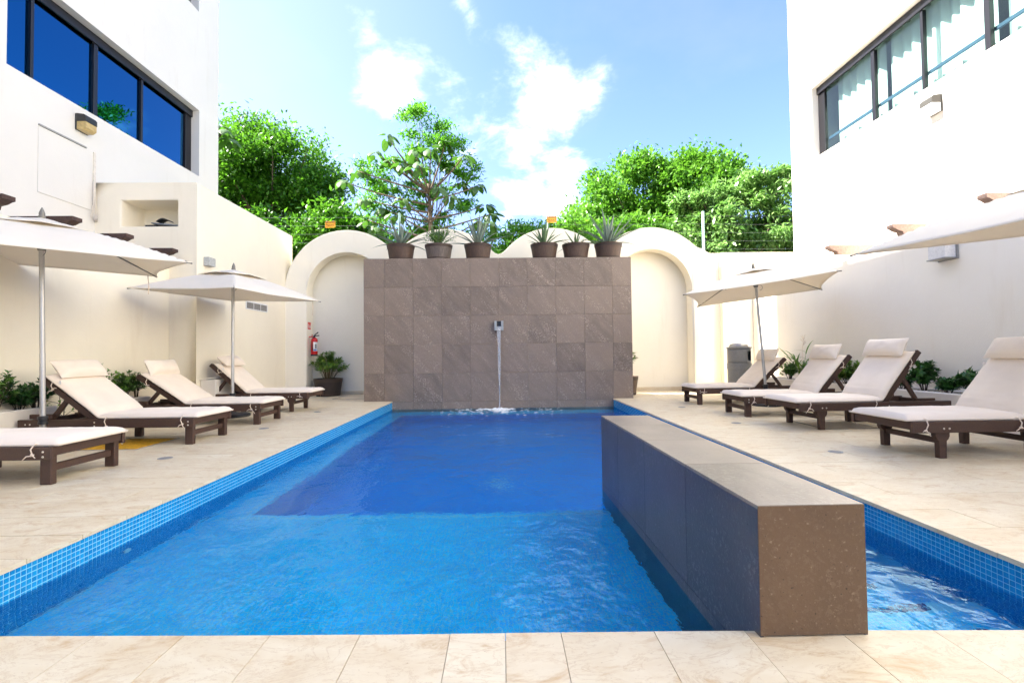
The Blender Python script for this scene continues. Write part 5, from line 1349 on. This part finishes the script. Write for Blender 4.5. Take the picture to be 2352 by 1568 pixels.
tree('leafy_bush', 'dark green bush behind the valley between the first two arches', (-3.6, 14.8, 0), 3.2,
     [(-3.2,14.8,4.2,1.3,.9,.9), (-2.0,14.7,4.5,1.2,.9,.8), (-4.4,14.9,4.6,1.0,.8,1.0)], 70, 15000, .16, M['tree_d'], 7, .40, .38, .09, flat=.5)
tree('leafy_bush', 'shaded bush filling the gap left of the first arch', (-6.2, 14.4, 0), 3.0,
     [(-6.2,14.4,3.9,1.3,.9,1.3), (-5.3,14.5,4.6,1.0,.8,.9), (-7.2,14.6,4.2,1.2,.9,1.3)], 70, 16000, .16, M['tree_a'], 8, .42, .45, .09)
# ---- broad-leaved tropical tree: every big leaf is a part
def broad_leaf(seed):
    q = MB(); n = 7; rs = random.Random(seed)
    for i in range(n+1):
        t_ = i/n; w_ = .34*math.sin(PI*min(1, t_*.93+.07))**.75; z = -.42*t_*t_+.08*t_; x = t_
        q.v += [(x, -w_, z-.10*w_+rs.uniform(-.015, .015)), (x, -w_*.5, z+.05), (x, 0, z), (x, w_*.5, z+.05), (x, w_, z-.10*w_+rs.uniform(-.015, .015))]
    for i in range(n):
        for j in range(4): a = i*5+j; q.f.append((a+1, a+6, a+5, a))
    return q.mesh('broad_leaf', M['cecropia'], True)
bl = [broad_leaf(k) for k in range(4)]
ct = thing('tropical_tree', 'tropical tree with big drooping leaves in front of the feathery tree', 'tree', (-2.05, 13.6, 0), (0, 0, 0), 'trees behind the wall')
def unproj(dx, dy, Y):     # measured place of a leaf cluster in the tree's own upright plane
    v = RR*((dx-1176)/1090)+UU*((784-dy)/1090)+F; k = Y/v.y; return Vector((v.x*k, Y, CAM_H+v.z*k))
zc_ = [(1320,390),(1230,500),(1350,560),(1090,640),(985,720),(1140,850),(1270,920),(1170,1010),(1230,1065),(1520,500),(1560,600),(1430,590),(1750,440),(1890,530),(1800,610),(1640,480),(1700,770),(1780,840),(1870,730),(1995,750),(2045,900),(2095,965),(2000,1020),(1440,850),(1380,960),(2080,1040),(1600,780)]
rs = random.Random(21); root = Vector(ct.location); tips = []
for a, b in zc_: tips.append(unproj((850+a/1.8816)*.5742, (350+b/1.8816)*.5742, 13.6+rs.uniform(-.7, .7))-root)
fork = Vector((.02, 0, 4.6)); q = MB(); q.tube([(0.05, 0, -.1), (.0, 0, 2.5), fork, (-.05, .05, 5.9)], [.10, .085, .065, .03], 9); obj('trunk', q, M['bark'], ct, smooth=True)
q = MB()
for t_ in tips:
    s_ = Vector((0, 0, max(3.3, min(5.6, t_.z-.5)))); mdl = s_.lerp(t_, .55)+Vector((0, 0, -.12*rs.random())); e = t_+Vector((0, 0, .05))
    q.tube([s_.lerp(mdl, k).lerp(mdl.lerp(e, k), k) for k in np.linspace(0, 1, 7)], list(np.linspace(.032, .012, 7)), 6)
obj('limbs', q, M['bark'], ct, smooth=True)
for t_ in tips:
    for k in range(rs.choice((6, 7, 8))):
        o = link('leaf', rs.choice(bl), ct); a = k*1.05+rs.uniform(-.3, .3); st = rs.uniform(.06, .16); p = t_+Vector((math.cos(a)*st, math.sin(a)*st, rs.uniform(-.03, .10)))
        o.matrix_local = TR(p.x, p.y, p.z, ry=rs.uniform(-.1, 1.0), rz=a, s=rs.uniform(.23, .36))
ct2 = thing('tropical_tree', 'dark big-leaved branch tip peeking over the left building corner', 'tree', (-9.9, 14.6, 0), (0, 0, 0), 'trees behind the wall')
q = MB(); q.tube([(0, 0, -.1), (.1, 0, 4), (.6, 0, 7.2), (1.5, 0, 7.95)], [.12, .1, .06, .02], 8); obj('trunk', q, M['bark'], ct2, smooth=True)
for tp in ((1.45, 0, 7.9), (1.2, .1, 8.1), (.9, 0, 7.9), (.4, .1, 7.9), (1.6, 0, 7.6)):
    for k in range(6):
        o = link('leaf', rs.choice(bl), ct2); a = k*1.05+rs.uniform(-.3, .3); o.matrix_local = TR(tp[0]+.1*math.cos(a), tp[1]+.1*math.sin(a), tp[2], ry=rs.uniform(0, .8), rz=a, s=rs.uniform(.26, .4))
